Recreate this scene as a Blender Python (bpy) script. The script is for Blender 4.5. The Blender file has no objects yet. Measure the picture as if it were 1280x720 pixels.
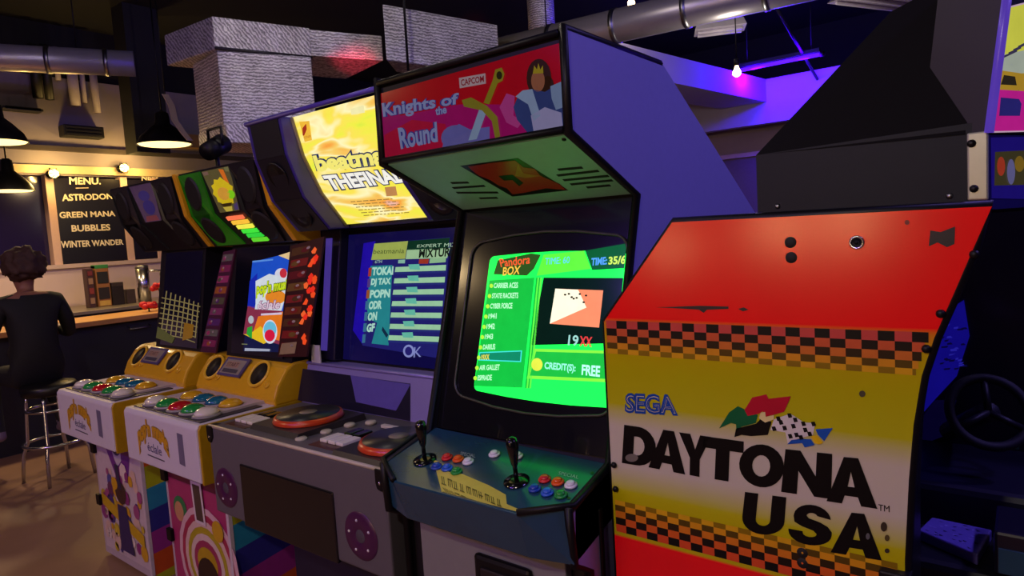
import bpy, bmesh, math, random
from mathutils import Vector, Matrix, noise
from mathutils.geometry import tessellate_polygon
random.seed(7)
sc = bpy.context.scene
COL = sc.collection
# ------------------------------------------------------------------ camera
F_PX = 826.39
YAW, PITCH, ROLL = (math.radians(a) for a in (38.104, 4.677, -3.488))
CAM = Vector((0, 0, 1.68))
_fw = Vector((-math.sin(YAW)*math.cos(PITCH), math.cos(YAW)*math.cos(PITCH), -math.sin(PITCH)))
_rt = Vector((math.cos(YAW), math.sin(YAW), 0)); _up = _rt.cross(_fw)
RT = math.cos(ROLL)*_rt + math.sin(ROLL)*_up
UP = -math.sin(ROLL)*_rt + math.cos(ROLL)*_up
cd = bpy.data.cameras.new('camera'); cam = bpy.data.objects.new('camera', cd); COL.objects.link(cam)
cd.sensor_width = 36; cd.lens = 36*F_PX/1280; cd.clip_start = .05
cam.matrix_world = Matrix(((RT.x, UP.x, -_fw.x, 0), (RT.y, UP.y, -_fw.y, 0), (RT.z, UP.z, -_fw.z, CAM.z), (0, 0, 0, 1)))
sc.camera = cam
# ------------------------------------------------------------------ world, exposure
w = bpy.data.worlds.new('world'); sc.world = w; w.use_nodes = True
w.node_tree.nodes['Background'].inputs[0].default_value = (.30, .22, .42, 1)
w.node_tree.nodes['Background'].inputs[1].default_value = .006
sc.view_settings.view_transform = 'Standard'; sc.view_settings.look = 'None'
sc.view_settings.gamma = 1; sc.view_settings.use_curve_mapping = False
sc.view_settings.exposure = 0

# ------------------------------------------------------------------ helpers
def lin(c):
    if isinstance(c, str):
        c = c.lstrip('#'); c = [int(c[i:i+2], 16)/255 for i in (0, 2, 4)]
    return tuple((x/12.92 if x <= .04045 else ((x+.055)/1.055)**2.4) for x in c)
_mats = {}
def M(color, rough=.5, metal=0, emit=0, grain=.12, scale=30, bump=0, coat=0, spec=.5):
    key = (str(color), rough, metal, emit, grain, scale, bump, coat, spec)
    if key in _mats: return _mats[key]
    m = bpy.data.materials.new('paint_%d' % len(_mats)); m.use_nodes = True
    nt = m.node_tree; b = nt.nodes['Principled BSDF']; N = nt.nodes.new; L = nt.links.new
    c = lin(color)
    tc = N('ShaderNodeTexCoord'); nz = N('ShaderNodeTexNoise'); nz.inputs['Scale'].default_value = scale
    nz.inputs['Detail'].default_value = 4
    L(tc.outputs['Object'], nz.inputs['Vector'])
    mx = N('ShaderNodeMix'); mx.data_type = 'RGBA'
    mx.inputs['A'].default_value = (*[x*(1-grain) for x in c], 1); mx.inputs['B'].default_value = (*[min(1, x*(1+grain)) for x in c], 1)
    L(nz.outputs['Fac'], mx.inputs['Factor'])
    if emit:
        b.inputs['Base Color'].default_value = (*[x*.08 for x in c], 1)
        L(mx.outputs['Result'], b.inputs['Emission Color']); b.inputs['Emission Strength'].default_value = emit
    else:
        L(mx.outputs['Result'], b.inputs['Base Color'])
    b.inputs['Roughness'].default_value = rough; b.inputs['Metallic'].default_value = metal
    b.inputs['Specular IOR Level'].default_value = spec
    b.inputs['Coat Weight'].default_value = coat; b.inputs['Coat Roughness'].default_value = .08
    if bump:
        bp = N('ShaderNodeBump'); bp.inputs['Strength'].default_value = bump; bp.inputs['Distance'].default_value = .02
        L(nz.outputs['Fac'], bp.inputs['Height']); L(bp.outputs['Normal'], b.inputs['Normal'])
    _mats[key] = m
    return m

def link_mesh(name, verts, faces, mats, parent=None, midx=None, smooth=False):
    me = bpy.data.meshes.new(name); me.from_pydata([tuple(v) for v in verts], [], faces)
    if not isinstance(mats, (list, tuple)): mats = [mats]
    for m in mats: me.materials.append(m)
    if midx: me.polygons.foreach_set('material_index', midx)
    if smooth: me.polygons.foreach_set('use_smooth', [True]*len(me.polygons))
    me.update()
    return put(name, me, parent)
def put(name, me, parent=None):
    o = bpy.data.objects.new(name, me); COL.objects.link(o)
    if parent is not None:
        o.parent = parent
        if parent.type == 'EMPTY': o.matrix_parent_inverse = Matrix.Translation(-parent.location)
    return o
def from_bm(name, bm, mats, parent=None, smooth=False, bevel=0):
    bmesh.ops.recalc_face_normals(bm, faces=bm.faces)
    if bevel:
        es = [e for e in bm.edges if len(e.link_faces) == 2 and e.calc_face_angle(0) > .5]
        bmesh.ops.bevel(bm, geom=es, offset=bevel, segments=2, affect='EDGES', profile=.5)
    me = bpy.data.meshes.new(name); bm.to_mesh(me); bm.free()
    if not isinstance(mats, (list, tuple)): mats = [mats]
    for m in mats: me.materials.append(m)
    if smooth: me.polygons.foreach_set('use_smooth', [True]*len(me.polygons))
    return put(name, me, parent)
def thing(name, label, cat, loc, group=None):
    o = bpy.data.objects.new(name, None); COL.objects.link(o); o.location = loc; o.empty_display_size = .1
    o['label'] = label; o['category'] = cat
    if group: o['group'] = group
    return o
def tag(o, label, cat, group=None):
    o['label'] = label; o['category'] = cat
    if group: o['group'] = group
    return o
def struct(o, label=None):
    o['kind'] = 'structure'
    if label: o['label'] = label
    return o
def bm_box(bm, x0, x1, y0, y1, z0, z1):
    vs = [bm.verts.new(p) for p in ((x0,y0,z0),(x1,y0,z0),(x1,y1,z0),(x0,y1,z0),(x0,y0,z1),(x1,y0,z1),(x1,y1,z1),(x0,y1,z1))]
    for f in ((3,2,1,0),(4,5,6,7),(0,1,5,4),(1,2,6,5),(2,3,7,6),(3,0,4,7)): bm.faces.new([vs[i] for i in f])
def box(name, x0, x1, y0, y1, z0, z1, mat, parent=None, bevel=0):
    bm = bmesh.new(); bm_box(bm, min(x0,x1), max(x0,x1), min(y0,y1), max(y0,y1), min(z0,z1), max(z0,z1))
    return from_bm(name, bm, mat, parent, bevel=bevel)
def loft(name, A, B, mat, parent=None, bevel=0, smooth=False):
    """solid between two loops of the same count"""
    bm = bmesh.new(); a = [bm.verts.new(p) for p in A]; b = [bm.verts.new(p) for p in B]; n = len(a)
    bm.faces.new(a); bm.faces.new(b[::-1])
    for i in range(n): bm.faces.new((a[i], b[i], b[(i+1) % n], a[(i+1) % n]))
    return from_bm(name, bm, mat, parent, bevel=bevel, smooth=smooth)
def prism_x(name, prof, x0, x1, mat, parent=None, bevel=0):
    return loft(name, [(x0, y, z) for y, z in prof], [(x1, y, z) for y, z in prof], mat, parent, bevel)
def prism_y(name, prof, y0, y1, mat, parent=None, bevel=0):
    return loft(name, [(x, y0, z) for x, z in prof], [(x, y1, z) for x, z in prof], mat, parent, bevel)
def frame_dir(d):
    d = Vector(d).normalized(); a = Vector((0,0,1)) if abs(d.z) < .9 else Vector((1,0,0))
    u = d.cross(a).normalized(); return u, d.cross(u)
def bm_tube(bm, pts, rads, n=12, cap=True, closed=False):
    pts = [Vector(p) for p in pts]
    if not hasattr(rads, '__len__'): rads = [rads]*len(pts)
    rings = []; u = None
    for i, p in enumerate(pts):
        if closed: d = pts[(i+1) % len(pts)]-pts[i-1]
        else: d = pts[min(i+1, len(pts)-1)]-pts[max(i-1, 0)]
        d.normalize()
        if u is None: u, v = frame_dir(d)
        else:
            u = (u-d*u.dot(d)).normalized(); v = d.cross(u)
        rings.append([bm.verts.new(p+(u*math.cos(2*math.pi*k/n)+v*math.sin(2*math.pi*k/n))*rads[i]) for k in range(n)])
    m = len(rings)
    for i in range(m if closed else m-1):
        a, b = rings[i], rings[(i+1) % m]
        for k in range(n): bm.faces.new((a[k], a[(k+1) % n], b[(k+1) % n], b[k]))
    if cap and not closed:
        bm.faces.new(rings[0][::-1]); bm.faces.new(rings[-1])
def tube(name, pts, rads, mat, parent=None, n=12, closed=False, smooth=True):
    bm = bmesh.new(); bm_tube(bm, pts, rads, n, closed=closed)
    return from_bm(name, bm, mat, parent, smooth=smooth)
def lathe(name, base, axis, prof, mat, parent=None, n=20, smooth=True, cap=True):
    """prof: (radius, height along axis)"""
    base = Vector(base); axis = Vector(axis).normalized(); u, v = frame_dir(axis)
    bm = bmesh.new(); rings = []
    for r, h in prof:
        if r < 1e-5: rings.append([bm.verts.new(base+axis*h)])
        else: rings.append([bm.verts.new(base+axis*h+(u*math.cos(2*math.pi*k/n)+v*math.sin(2*math.pi*k/n))*r) for k in range(n)])
    for a, b in zip(rings, rings[1:]):
        for k in range(n):
            k2 = (k+1) % n
            if len(a) == 1 and len(b) == 1: continue
            if len(a) == 1: bm.faces.new((a[0], b[k], b[k2]))
            elif len(b) == 1: bm.faces.new((a[k], b[0], a[k2]))
            else: bm.faces.new((a[k], b[k], b[k2], a[k2]))
    if cap:
        for rr in (rings[0], rings[-1]):
            if len(rr) > 2: bm.faces.new(rr)
    return from_bm(name, bm, mat, parent, smooth=smooth)
def lamp(name, loc, power, color, size=.1, parent=None, kind='POINT', rot=None, spot=None):
    l = bpy.data.lights.new(name, kind); l.energy = power; l.color = color
    if kind == 'AREA': l.size = size
    else: l.shadow_soft_size = size
    if spot: l.spot_size = spot; l.spot_blend = .6
    o = bpy.data.objects.new(name, l); COL.objects.link(o); o.location = loc
    if rot: o.rotation_euler = rot
    if parent is not None:
        o.parent = parent
        if parent.type == 'EMPTY': o.matrix_parent_inverse = Matrix.Translation(-parent.location)
    return o

class Plane:
    """a real surface; .px(x, y) is the point of it that the photograph shows at that pixel"""
    def __init__(s, p, n):
        s.p = Vector(p); s.n = Vector(n).normalized()
        if s.n.dot(CAM-s.p) < 0: s.n = -s.n
    def px(s, x, y=None):
        if y is None: x, y = x
        d = (x-640)*RT-(y-360)*UP+F_PX*_fw
        return CAM+d*((s.p-CAM).dot(s.n)/d.dot(s.n))
def PlX(x): return Plane((x,0,0), (1,0,0))
def PlY(y): return Plane((0,y,0), (0,1,0))
def PlZ(z): return Plane((0,0,z), (0,0,1))
def PlYZ(a, b): # plane holding the X axis direction and the two (y, z) points
    d = Vector((0, b[0]-a[0], b[1]-a[1])); return Plane((0, a[0], a[1]), d.cross(Vector((1,0,0))))
_txt = {}
def text_mesh(s, bold=0):
    if (s, bold) in _txt: return _txt[s, bold]
    c = bpy.data.curves.new('t', 'FONT'); c.body = s; c.offset = bold; c.resolution_u = 3
    o = bpy.data.objects.new('t', c); COL.objects.link(o)
    dg = bpy.context.evaluated_depsgraph_get(); dg.update()
    me = bpy.data.meshes.new_from_object(o.evaluated_get(dg))
    vs = [(v.co.x, v.co.y) for v in me.vertices]; fs = [tuple(p.vertices) for p in me.polygons]
    bpy.data.objects.remove(o); bpy.data.curves.remove(c); bpy.data.meshes.remove(me)
    x0 = min(v[0] for v in vs); x1 = max(v[0] for v in vs); y0 = min(v[1] for v in vs); y1 = max(v[1] for v in vs)
    vs = [((x-x0)/(x1-x0), (y-y0)/(y1-y0)) for x, y in vs]
    _txt[s, bold] = (vs, fs); return vs, fs
class Art:
    """flat print on a plane: one mesh, one material per ink"""
    def __init__(s, plane, **mk): s.pl = plane; s.mk = mk; s.v = []; s.f = []; s.mi = []; s.ms = []; s.xmax = None; s.ymin = None
    def mat(s, c, **k):
        m = M(c, **{**s.mk, **k})
        if m not in s.ms: s.ms.append(m)
        return s.ms.index(m)
    def _add(s, vs, fs, mi, lift):
        if s.xmax is not None: vs = [v if v.x <= s.xmax else Vector((s.xmax, v.y, v.z)) for v in vs]
        if s.ymin is not None: vs = [v if v.y >= s.ymin else v+(s.pl.p-v)*0+Vector((0, s.ymin-v.y, -(s.ymin-v.y)*s.pl.n.y/s.pl.n.z)) for v in vs]
        o = len(s.v); s.v += [v+s.pl.n*lift for v in vs]; s.f += [tuple(i+o for i in f) for f in fs]; s.mi += [mi]*len(fs)
    def p3(s, loops, c, lay=1, **k):
        if not isinstance(loops[0][0], (Vector, list)): loops = [loops]
        if not isinstance(loops[0], list): loops = [list(l) for l in loops]
        tri = tessellate_polygon(loops); flat = [v for l in loops for v in l]
        fs = []
        for t in tri:
            a, b, c3 = (flat[i] for i in t)
            fs.append(t if (b-a).cross(c3-a).dot(s.pl.n) > 0 else t[::-1])
        s._add(flat, fs, s.mat(c, **k), .0006*lay)
    def poly(s, pts, c, lay=1, **k): s.p3([[s.pl.px(*p) for p in pts]], c, lay, **k)
    def polyh(s, loops, c, lay=1, **k): s.p3([[s.pl.px(*p) for p in l] for l in loops], c, lay, **k)
    def quadpt(s, q, u, v): # q: TL TR BR BL in 3-D
        return (q[0]*(1-u)+q[1]*u)*v+(q[3]*(1-u)+q[2]*u)*(1-v)
    def text(s, t, q, c, lay=2, bold=0, **k):
        q = [s.pl.px(*p) if len(p) == 2 else Vector(p) for p in q]
        vs, fs = text_mesh(t, bold)
        pts = [s.quadpt(q, u, v) for u, v in vs]
        out = []
        for f in fs:
            a, b, d = (pts[i] for i in f[:3])
            out.append(f if (b-a).cross(d-a).dot(s.pl.n) > 0 else f[::-1])
        s._add(pts, out, s.mat(c, **k), .0006*lay)
    def ell(s, cx, cy, rx, ry, c, lay=1, n=20, rot=0, **k):
        cr, sr = math.cos(rot), math.sin(rot)
        s.poly([(cx+rx*math.cos(a)*cr-ry*math.sin(a)*sr, cy+rx*math.cos(a)*sr+ry*math.sin(a)*cr) for a in (2*math.pi*i/n for i in range(n))], c, lay, **k)
    def uv(s, q, pts, c, lay=1, **k): # q 3-D quad, pts in 0..1
        s.p3([[s.quadpt(q, u, v) for u, v in pts]], c, lay, **k)
    def uvell(s, q, cx, cy, rx, ry, c, lay=1, n=18, **k):
        s.uv(q, [(cx+rx*math.cos(2*math.pi*i/n), cy+ry*math.sin(2*math.pi*i/n)) for i in range(n)], c, lay, **k)
    def build(s, name, parent=None, label=None):
        o = link_mesh(name, s.v, s.f, s.ms, parent, s.mi)
        if label: o['label'] = label
        return o

BLACK = M('#0b0a0d', .45, spec=.25); BLACKG = M('#08080a', .18, coat=.3); DARK = M('#15141a', .5, spec=.3)
CHROME = M('#c9c9d0', .22, 1, grain=.05); STEEL = M('#8f9094', .35, 1, grain=.1)
YEL = M('#d9a514', .38, coat=.4, grain=.08); WHITEP = M('#cbc4d0', .45, grain=.04)
# ================================================================== SETTING
XW, YB, XE, YF, ZC = -9.5, 11.3, 5.0, -4.5, 4.6
def floor_mat():
    m = M('#8a6850', .5, grain=.25, scale=3, bump=.05); return m
struct(box('floor', XW-.2, XE+.2, YF-.2, YB+.2, -.12, 0, floor_mat()))
struct(box('ceiling', XW-.2, XE+.2, YF-.2, YB+.2, ZC, ZC+.1, M('#040405', .9, grain=.02)))
WALLP = M('#8c838c', .8, grain=.06, scale=8, bump=.05)
struct(box('wall_back', XW-.2, XE+.2, YB, YB+.15, 0, ZC, M('#0c0a0e', .9)))
struct(box('wall_right', XE, XE+.15, YF, YB, 0, ZC, M('#2a2630', .8)))
struct(box('wall_front', XW-.2, XE+.2, YF-.15, YF, 0, ZC, M('#2a2630', .8)))
# left wall: dado, window band, header
SILL, HEAD = 1.62, 2.74
wl = struct(box('wall_left', XW-.2, XW, YF, YB, 0, SILL, M('#c9b3ac', .7, grain=.05, scale=9)))
box('wall_header', XW-.2, XW, YF, YB, HEAD, 3.95, WALLP, wl); box('wall_top', XW-.2, XW-.02, YF, YB, 3.95, ZC, M('#08070a', .8), wl)
struct(box('trim_1', XW, XW+.06, YF, YB, SILL-.03, SILL+.02, M('#b8a29c', .6)))
struct(box('trim_2', XW, XW+.05, YF, YB, HEAD+.02, HEAD+.12, M('#c9b48f', .6)))
struct(box('trim_3', XW+.0, XW+.05, YF, YB, HEAD+.30, HEAD+.36, M('#3a3230', .6)))
wl_pl = PlX(XW)
posts = [0.30, 1.25, 2.1, wl_pl.px(66, 275).y, wl_pl.px(158, 275).y, wl_pl.px(196, 280).y, 5.6, 7.0, 8.4]
POST = M('#c9a89c', .5, grain=.05)
for i, (a, b) in enumerate(zip(posts, posts[1:])):
    wn = struct(box('window_%d' % (i+1), XW-.12, XW-.10, a, b, SILL, HEAD, M('#1d1640', .12, coat=.4)))
    box('window_frame', XW-.1, XW+.04, b-.045, b+.045, SILL, HEAD, POST, wn, .006)
# ---- dark column between bar and duct
pc = PlX(-8.2)
a, b = pc.px(158, 60), pc.px(200, 60)
struct(box('wall_pillar', -8.5, -8.2, a.y, b.y, 2.9, ZC, M('#0a090c', .7)))
# ---- bulkhead with violet face (right rear)
VIO = M('#b9aec6', .8, grain=.05, scale=5, bump=.04)
zt, zb = 3.49, 3.20
top = PlZ(zt); P2 = top.px(957, 99); P1 = top.px(760, 49); P1b = P1+(P1-P2)*.35
P1b = P1+(P1-P2)*.12
foot = [P1b, P2, P2+Vector((-.6,0,0)), P1b+Vector((-.6,0,0))]
struct(loft('wall_bulkhead', [(p.x, p.y, zb) for p in foot], [(p.x, p.y, zt) for p in foot], VIO))
bw = PlY(P2.y); zlow = bw.px(943,156).z
struct(box('wall_alcove', -6.5, 3.5, P2.y+.005, P2.y+.15, zlow, zt, VIO))
BRN = M('#a08a84', .8, grain=.06, scale=6)
bq = PlY(P2.y+.5); q0 = bq.px(965,190)
struct(box('wall_partition', -6.5, 3.5, P2.y+.5, P2.y+.6, 0, zlow+.2, BRN)); struct(box('trim_4', -6.5, 3.5, P2.y+.44, P2.y+.498, q0.z-.03, q0.z+.03, M('#c0a098', .6)))
struct(box('wall_wing', -6.5, 3.5, P2.y+.47, P2.y+.499, 0, q0.z-.03, M('#6a5a5e', .8)))
# ================================================================== DRIVING CABINET (red and yellow side)
YD = 1.36
PD = PlY(YD)
D = thing('driving_cabinet', 'driving game cabinet with red and yellow checkered side panel under black head box', 'arcade machine', (-.45, 1.75, 0))
out_px = [(840,278),(1240,258),(1216,312),(1191,370),(1168,422),(1152,470),(1142,530),(1136,600),(1131,700)]
outl = [PD.px(*p) for p in out_px]; outl = [(p.x, p.z) for p in outl]
xr_low = outl[-1][0]; xl = PD.px(755, 402); 
outl += [(xr_low-.005, .10), (xl.x+.0, .10), (xl.x, xl.z)]
# painted side panel: red above the fold, yellow with a pale band below, red foot
def daytona_mat():
    m = bpy.data.materials.new('side_art_paint'); m.use_nodes = True; nt = m.node_tree; N = nt.nodes.new; L = nt.links.new
    b = nt.nodes['Principled BSDF']; g = N('ShaderNodeNewGeometry'); sp = N('ShaderNodeSeparateXYZ'); L(g.outputs['Position'], sp.inputs[0])
    mr = N('ShaderNodeMapRange'); mr.inputs['From Min'].default_value = .1; mr.inputs['From Max'].default_value = 1.7
    L(sp.outputs['Z'], mr.inputs['Value']); cr = N('ShaderNodeValToRGB'); L(mr.outputs['Result'], cr.inputs[0])
    def t(z): return (z-.1)/1.6
    zf = PD.px(960, 408).z; zl = PD.px(772, 668).z
    st = [(0, 'f00c18'), (t(zl), 'f00c18'), (t(zl)+.001, 'b8ac04'), (t(zl+.10), 'b6b004'), (t(PD.px(960,652).z), 'b8b414'), (t(PD.px(960, 615).z), 'c4bcae'), (t(PD.px(960,560).z), 'c4bcaa'),
          (t(PD.px(960,528).z), 'b8b414'), (t(PD.px(960,480).z), 'b4ac04'), (t(zf-.04), 'baa006'), (t(zf), 'd8781a'), (t(zf)+.001, 'f80a14'), (1, 'f80a14')]
    el = cr.color_ramp.elements
    for i, (p, c) in enumerate(st):
        e = el[i] if i < 2 else el.new(p)
        e.position = p; e.color = (*lin(c), 1)
    nz = N('ShaderNodeTexNoise'); nz.inputs['Scale'].default_value = 14; nz.inputs['Detail'].default_value = 6
    mx = N('ShaderNodeMix'); mx.data_type = 'RGBA'; mx.blend_type = 'MULTIPLY'; mx.inputs['Factor'].default_value = .08
    L(cr.outputs[0], mx.inputs['A']); L(nz.outputs['Color'], mx.inputs['B']); L(mx.outputs['Result'], b.inputs['Base Color'])
    b.inputs['Roughness'].default_value = .21; b.inputs['Specular IOR Level'].default_value = .35
    return m
DP = prism_y('side_panel', outl, YD, YD+.03, daytona_mat(), D)
DP['label'] = 'side panel painted red above and yellow below'
# black edging round the panel
ed = [Vector((x, YD+.012, z)) for x, z in outl]
tube('edge_molding', ed, .011, BLACK, D, 8, closed=True, smooth=True)
inner = [(x*.97-.01, z) for x, z in outl]
body_prof = [(max(xl.x+.02, x-.03) if x > -.4 else x+.02, min(z-.02, 1.66)) for x, z in outl]
prism_y('body', body_prof, YD+.03, 1.86, M('#0d0c12', .4), D)
# checks
art = Art(PD, rough=.4, spec=.15)
zf = PD.px(960, 408).z
def check_rows(z, sgn, rows, light, dark, x0f, x1f):
    for r, h in enumerate(rows):
        z1 = z+sgn*h; k = 0; x = xl.x+.006; wq = .0272
        while True:
            a, b2 = max(x, xl.x+.004), x+wq
            xm = x1f(max(z, z1))
            if a > xm: break
            b2 = min(b2, xm)
            c = (dark if (k+r) % 2 == 1 else light)[r]
            art.p3([[Vector((a, YD, z)), Vector((b2, YD, z)), Vector((b2, YD, z1)), Vector((a, YD, z1))]], c, 1)
            x += wq; k += 1
        z = z1
def right_edge(z):
    for (xa, za), (xb, zb_) in zip(outl[1:9], outl[2:10]):
        if zb_ <= z <= za: return xa+(xb-xa)*(za-z)/(za-zb_)-.012
    return xr_low-.012
check_rows(zf, -1, (.0185, .0175, .0165, .0145, .012), ('c2453f','c2552f','c46a28','cc8a1c','d09c18'), ('121010','1d1510','30210f','55400f','86690f'), None, right_edge)
art.build('check_print', D, 'black checks under the red'); art = Art(PD, rough=.4, spec=.15)
zlo = PD.px(772, 664).z
check_rows(zlo, 1, (.0185, .0175, .0165, .0145, .012), ('cc4a24','cc5a20','cc751c','cf9018','d0a018'), ('121010','1d1510','30210f','55400f','86690f'), None, lambda z: xr_low-.012)
art.build('check_print', D, 'black checks fading into yellow and red')
def arc(cx, cy, rx, ry, a0, a1, n=10): return [(cx+rx*math.cos(math.radians(a0+(a1-a0)*k/n)), cy+ry*math.sin(math.radians(a0+(a1-a0)*k/n))) for k in range(n+1)]
GLY = {
 'D': [[(0,0),(0,1),(.45,1)]+arc(.45,.5,.55,.5,80,-80)+[(.45,0)], [(.33,.26),(.33,.74),(.45,.74)]+arc(.45,.5,.21,.24,70,-70,6)+[(.45,.26)]],
 'A': [[(0,0),(.33,1),(.68,1),(1,0),(.69,0),(.635,.18),(.365,.18),(.31,0)], [(.425,.38),(.575,.38),(.5,.70)]],
 'Y': [[(0,1),(.36,1),(.52,.64),(.67,1),(1,1),(.67,.42),(.67,0),(.36,0),(.36,.42)]],
 'T': [[(0,1),(1,1),(1,.73),(.67,.73),(.67,0),(.33,0),(.33,.73),(0,.73)]],
 'O': [arc(.5,.5,.5,.5,0,345,23), arc(.5,.5,.20,.25,0,340,17)],
 'N': [[(0,0),(0,1),(.33,1),(.68,.46),(.68,1),(1,1),(1,0),(.67,0),(.32,.54),(.32,0)]],
 'U': [[(0,1),(.33,1),(.33,.36)]+arc(.5,.36,.17,.14,180,360,8)+[(.67,1),(1,1),(1,.38)]+arc(.5,.38,.5,.38,0,-180,14)],
 'S': [[(.96,.70)]+arc(.52,.70,.44,.30,15,180,10)+[(.08,.66),(.12,.52),(.30,.44),(.58,.37),(.66,.30)]+arc(.50,.29,.16,.09,0,-180,6)+[(.34,.32),(0,.33)]+arc(.5,.32,.5,.32,185,360,12)+[(1,.40),(.90,.52),(.72,.60),(.45,.66),(.40,.71)]+arc(.52,.72,.13,.08,180,15,6)]}
def Z2(p): return (740+p[0]/2.769, 460+p[1]/2.769)
for ch, q in (('D',((112,196),(224,212),(220,347),(104,328))), ('A',((212,208),(320,224),(323,368),(196,343))), ('Y',((302,222),(412,238),(409,384),(300,362))), ('T',((386,235),(526,254),(520,400),(380,377))),
              ('O',((514,258),(670,270),(660,424),(506,400))), ('N',((670,280),(832,297),(828,453),(655,428))), ('A',((826,303),(968,316),(988,487),(812,460))),
              ('U',((530,428),(673,447),(662,585),(515,566))), ('S',((694,462),(834,484),(828,624),(674,600))), ('A',((858,496),(984,508),(1004,666),(826,637)))):
    la_ = Art(PD, rough=.4, spec=.15); Q = [PD.px(*Z2(p)) for p in q]
    la_.p3([[la_.quadpt(Q, u, v) for u, v in lp_] for lp_ in GLY[ch]], '0a080a', 2); la_.build('letter', D, 'black letter '+ch)
art = Art(PD, rough=.4, spec=.15)
art.text('TM', [(1098,630),(1112,632),(1112,640),(1098,638)], '1a1512', 2)
art.build('mark_print', D); art = Art(PD, rough=.4, spec=.15)
art.text('SEGA', [(782,491),(844,493),(848,520),(781,516)], '16439a', 2, .06)
art.text('SEGA', [(784,494),(843,496),(845,517),(783,513)], 'b9b49a', 3, -.008)
art.text('SEGA', [(785,495),(842,497),(844,516),(784,512)], '16439a', 4, -.022)
art.build('maker_lettering', D, 'blue outlined lettering'); art = Art(PD, rough=.4, spec=.15)
def Z8(p): return (860+p[0]/6.4, 470+p[1]/6.4)
art.poly([Z8(p) for p in ((250,418),(330,290),(400,240),(455,265),(560,310),(545,375),(430,405),(390,440),(385,385),(345,375))], '0e5d35', 2)
art.poly([Z8(p) for p in ((455,270),(515,170),(630,145),(645,180),(825,160),(770,285),(625,325),(600,280),(570,300),(480,318))], 'b0102c', 3)
art.poly([Z8(p) for p in ((385,420),(545,380),(580,345),(670,365),(640,470),(505,480),(430,470),(372,488))], '0c0a0a', 2)
art.poly([Z8(p) for p in ((585,290),(620,285),(625,325),(690,310),(690,345),(620,370),(570,335))], 'd7c98a', 4)
fl = [Z8(p) for p in ((690,345),(820,300),(930,370),(1020,375),(1000,470),(880,500),(800,540),(780,450),(660,430))]
art.poly(fl, 'cfc8c6', 2)
for cx, cy in ((725,340),(815,315),(860,350),(690,420),(775,415),(845,400),(925,380),(1005,382),(870,470),(940,430),(820,480),(975,462),(905,490),(745,370)):
    c0 = Z8((cx, cy)); art.poly([(c0[0]-3.2, c0[1]-2.6), (c0[0]+1.5, c0[1]-3), (c0[0]+3.4, c0[1]+2.2), (c0[0]-1.4, c0[1]+3)], '100d10', 3)
art.poly([Z8(p) for p in ((1020,425),(1160,415),(1090,520),(1040,470))], '1a4fa8', 2)
art.poly([Z8(p) for p in ((795,545),(830,510),(910,500),(985,505),(1015,550),(935,570),(915,535),(850,540))], '1a4fa8', 3)
art.poly([Z8(p) for p in ((985,480),(1030,470),(1085,530),(1050,545),(1015,535))], 'd8b414', 4)
art.build('flag_print', D, 'crossed racing flags'); art = Art(PD, rough=.4, spec=.15)
# scuffs, torn patch
for kind_, args in ((0, ([(1163,288),(1176,290),(1194,283),(1193,305),(1184,309),(1172,303),(1161,308)], '120b0d')), (0, ([(820,384),(876,382),(911,383),(911,386),(884,387),(880,391),(874,387),(842,385)], '1c0a0a')), (0, ([(923,386),(930,384),(936,387),(929,389)], '1c0a0a')),
        (1, (1134,278,3,3,'7c1216')), (1, (1078,492,4,4,'3a3420')), (1, (1105,658,4,6,'2a2010')), (1, (1109,672,3,4,'4a3c14')), (1, (1109,688,3,3,'2a2010')), (1, (790,572,8,5,'6b655e')), (1, (1085,670,2.5,4,'56585e'))):
    art = Art(PD, rough=.5); (art.ell if kind_ else art.poly)(*args, 3); art.build('scuff', D)
for px in ((988,303),(989,322),(1003,691),(1003,704)):
    p = PD.px(*px); lathe('bolt_hole', (p.x, YD+.001, p.z), (0,-1,0), [(.0,.0015),(.0105,.002),(.012,0)], M('#060506', .7), D, 14)
p = PD.px(1071, 303); lk = lathe('lock', (p.x, YD+.001, p.z), (0,-1,0), [(.013,0),(.013,.004),(.009,.005),(.009,.003),(0,.003)], CHROME, D, 18)
lathe('keyhole', (p.x, YD-.002, p.z), (0,-1,0), [(.004,0),(.004,.003),(0,.003)], BLACK, lk, 10)
for px in ((768,581),(770,611),(1158,436),(1176,392),(1218,318)):
    p = PD.px(*px); lathe('rivet', (p.x, YD-.002, p.z), (0,-1,0), [(.008,0),(.006,.005),(0,.006)], BLACK, D, 10)
box('foot_bracket', PD.px(1100,704).x, xr_low+.012, YD-.02, YD+.02, PD.px(1100,716).z-.03, PD.px(1100,707).z, BLACK, D, .004)
# head box: vertical lower band, upper part leaning back
PH = PlY(1.41)
hl = [PH.px(945,194), PH.px(947,270), PH.px(1210,252), PH.px(1205,168)]
SLATE = M('#1c1f26', .5, grain=.08, spec=.15)
hx0 = hl[0].x; hx1 = hl[2].x; hz0 = 1.665; hz1 = hl[0].z
loft('head_base', [(hx0,1.41,hz0),(hx1,1.41,hz0),(hx1+.03,1.41,hz1+.012),(hx0,1.41,hz1)], [(hx0,2.3,hz0),(hx1+.40,2.3,hz0),(hx1+.43,2.3,hz1+.012),(hx0,2.3,hz1)], SLATE, D)
PU = Plane((0,1.41,hz1), (0,-1,.28))
ut = [PU.px(945,194), PU.px(1113,15), PU.px(1252,-60), PU.px(1206,168)]
ub = [Vector((v.x+(.42 if i > 1 else 0), 2.3, v.z)) for i, v in enumerate(ut)]
loft('head_hood', ut, ub, M('#0a090b', .7, grain=.02, spec=.1), D)
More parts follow.
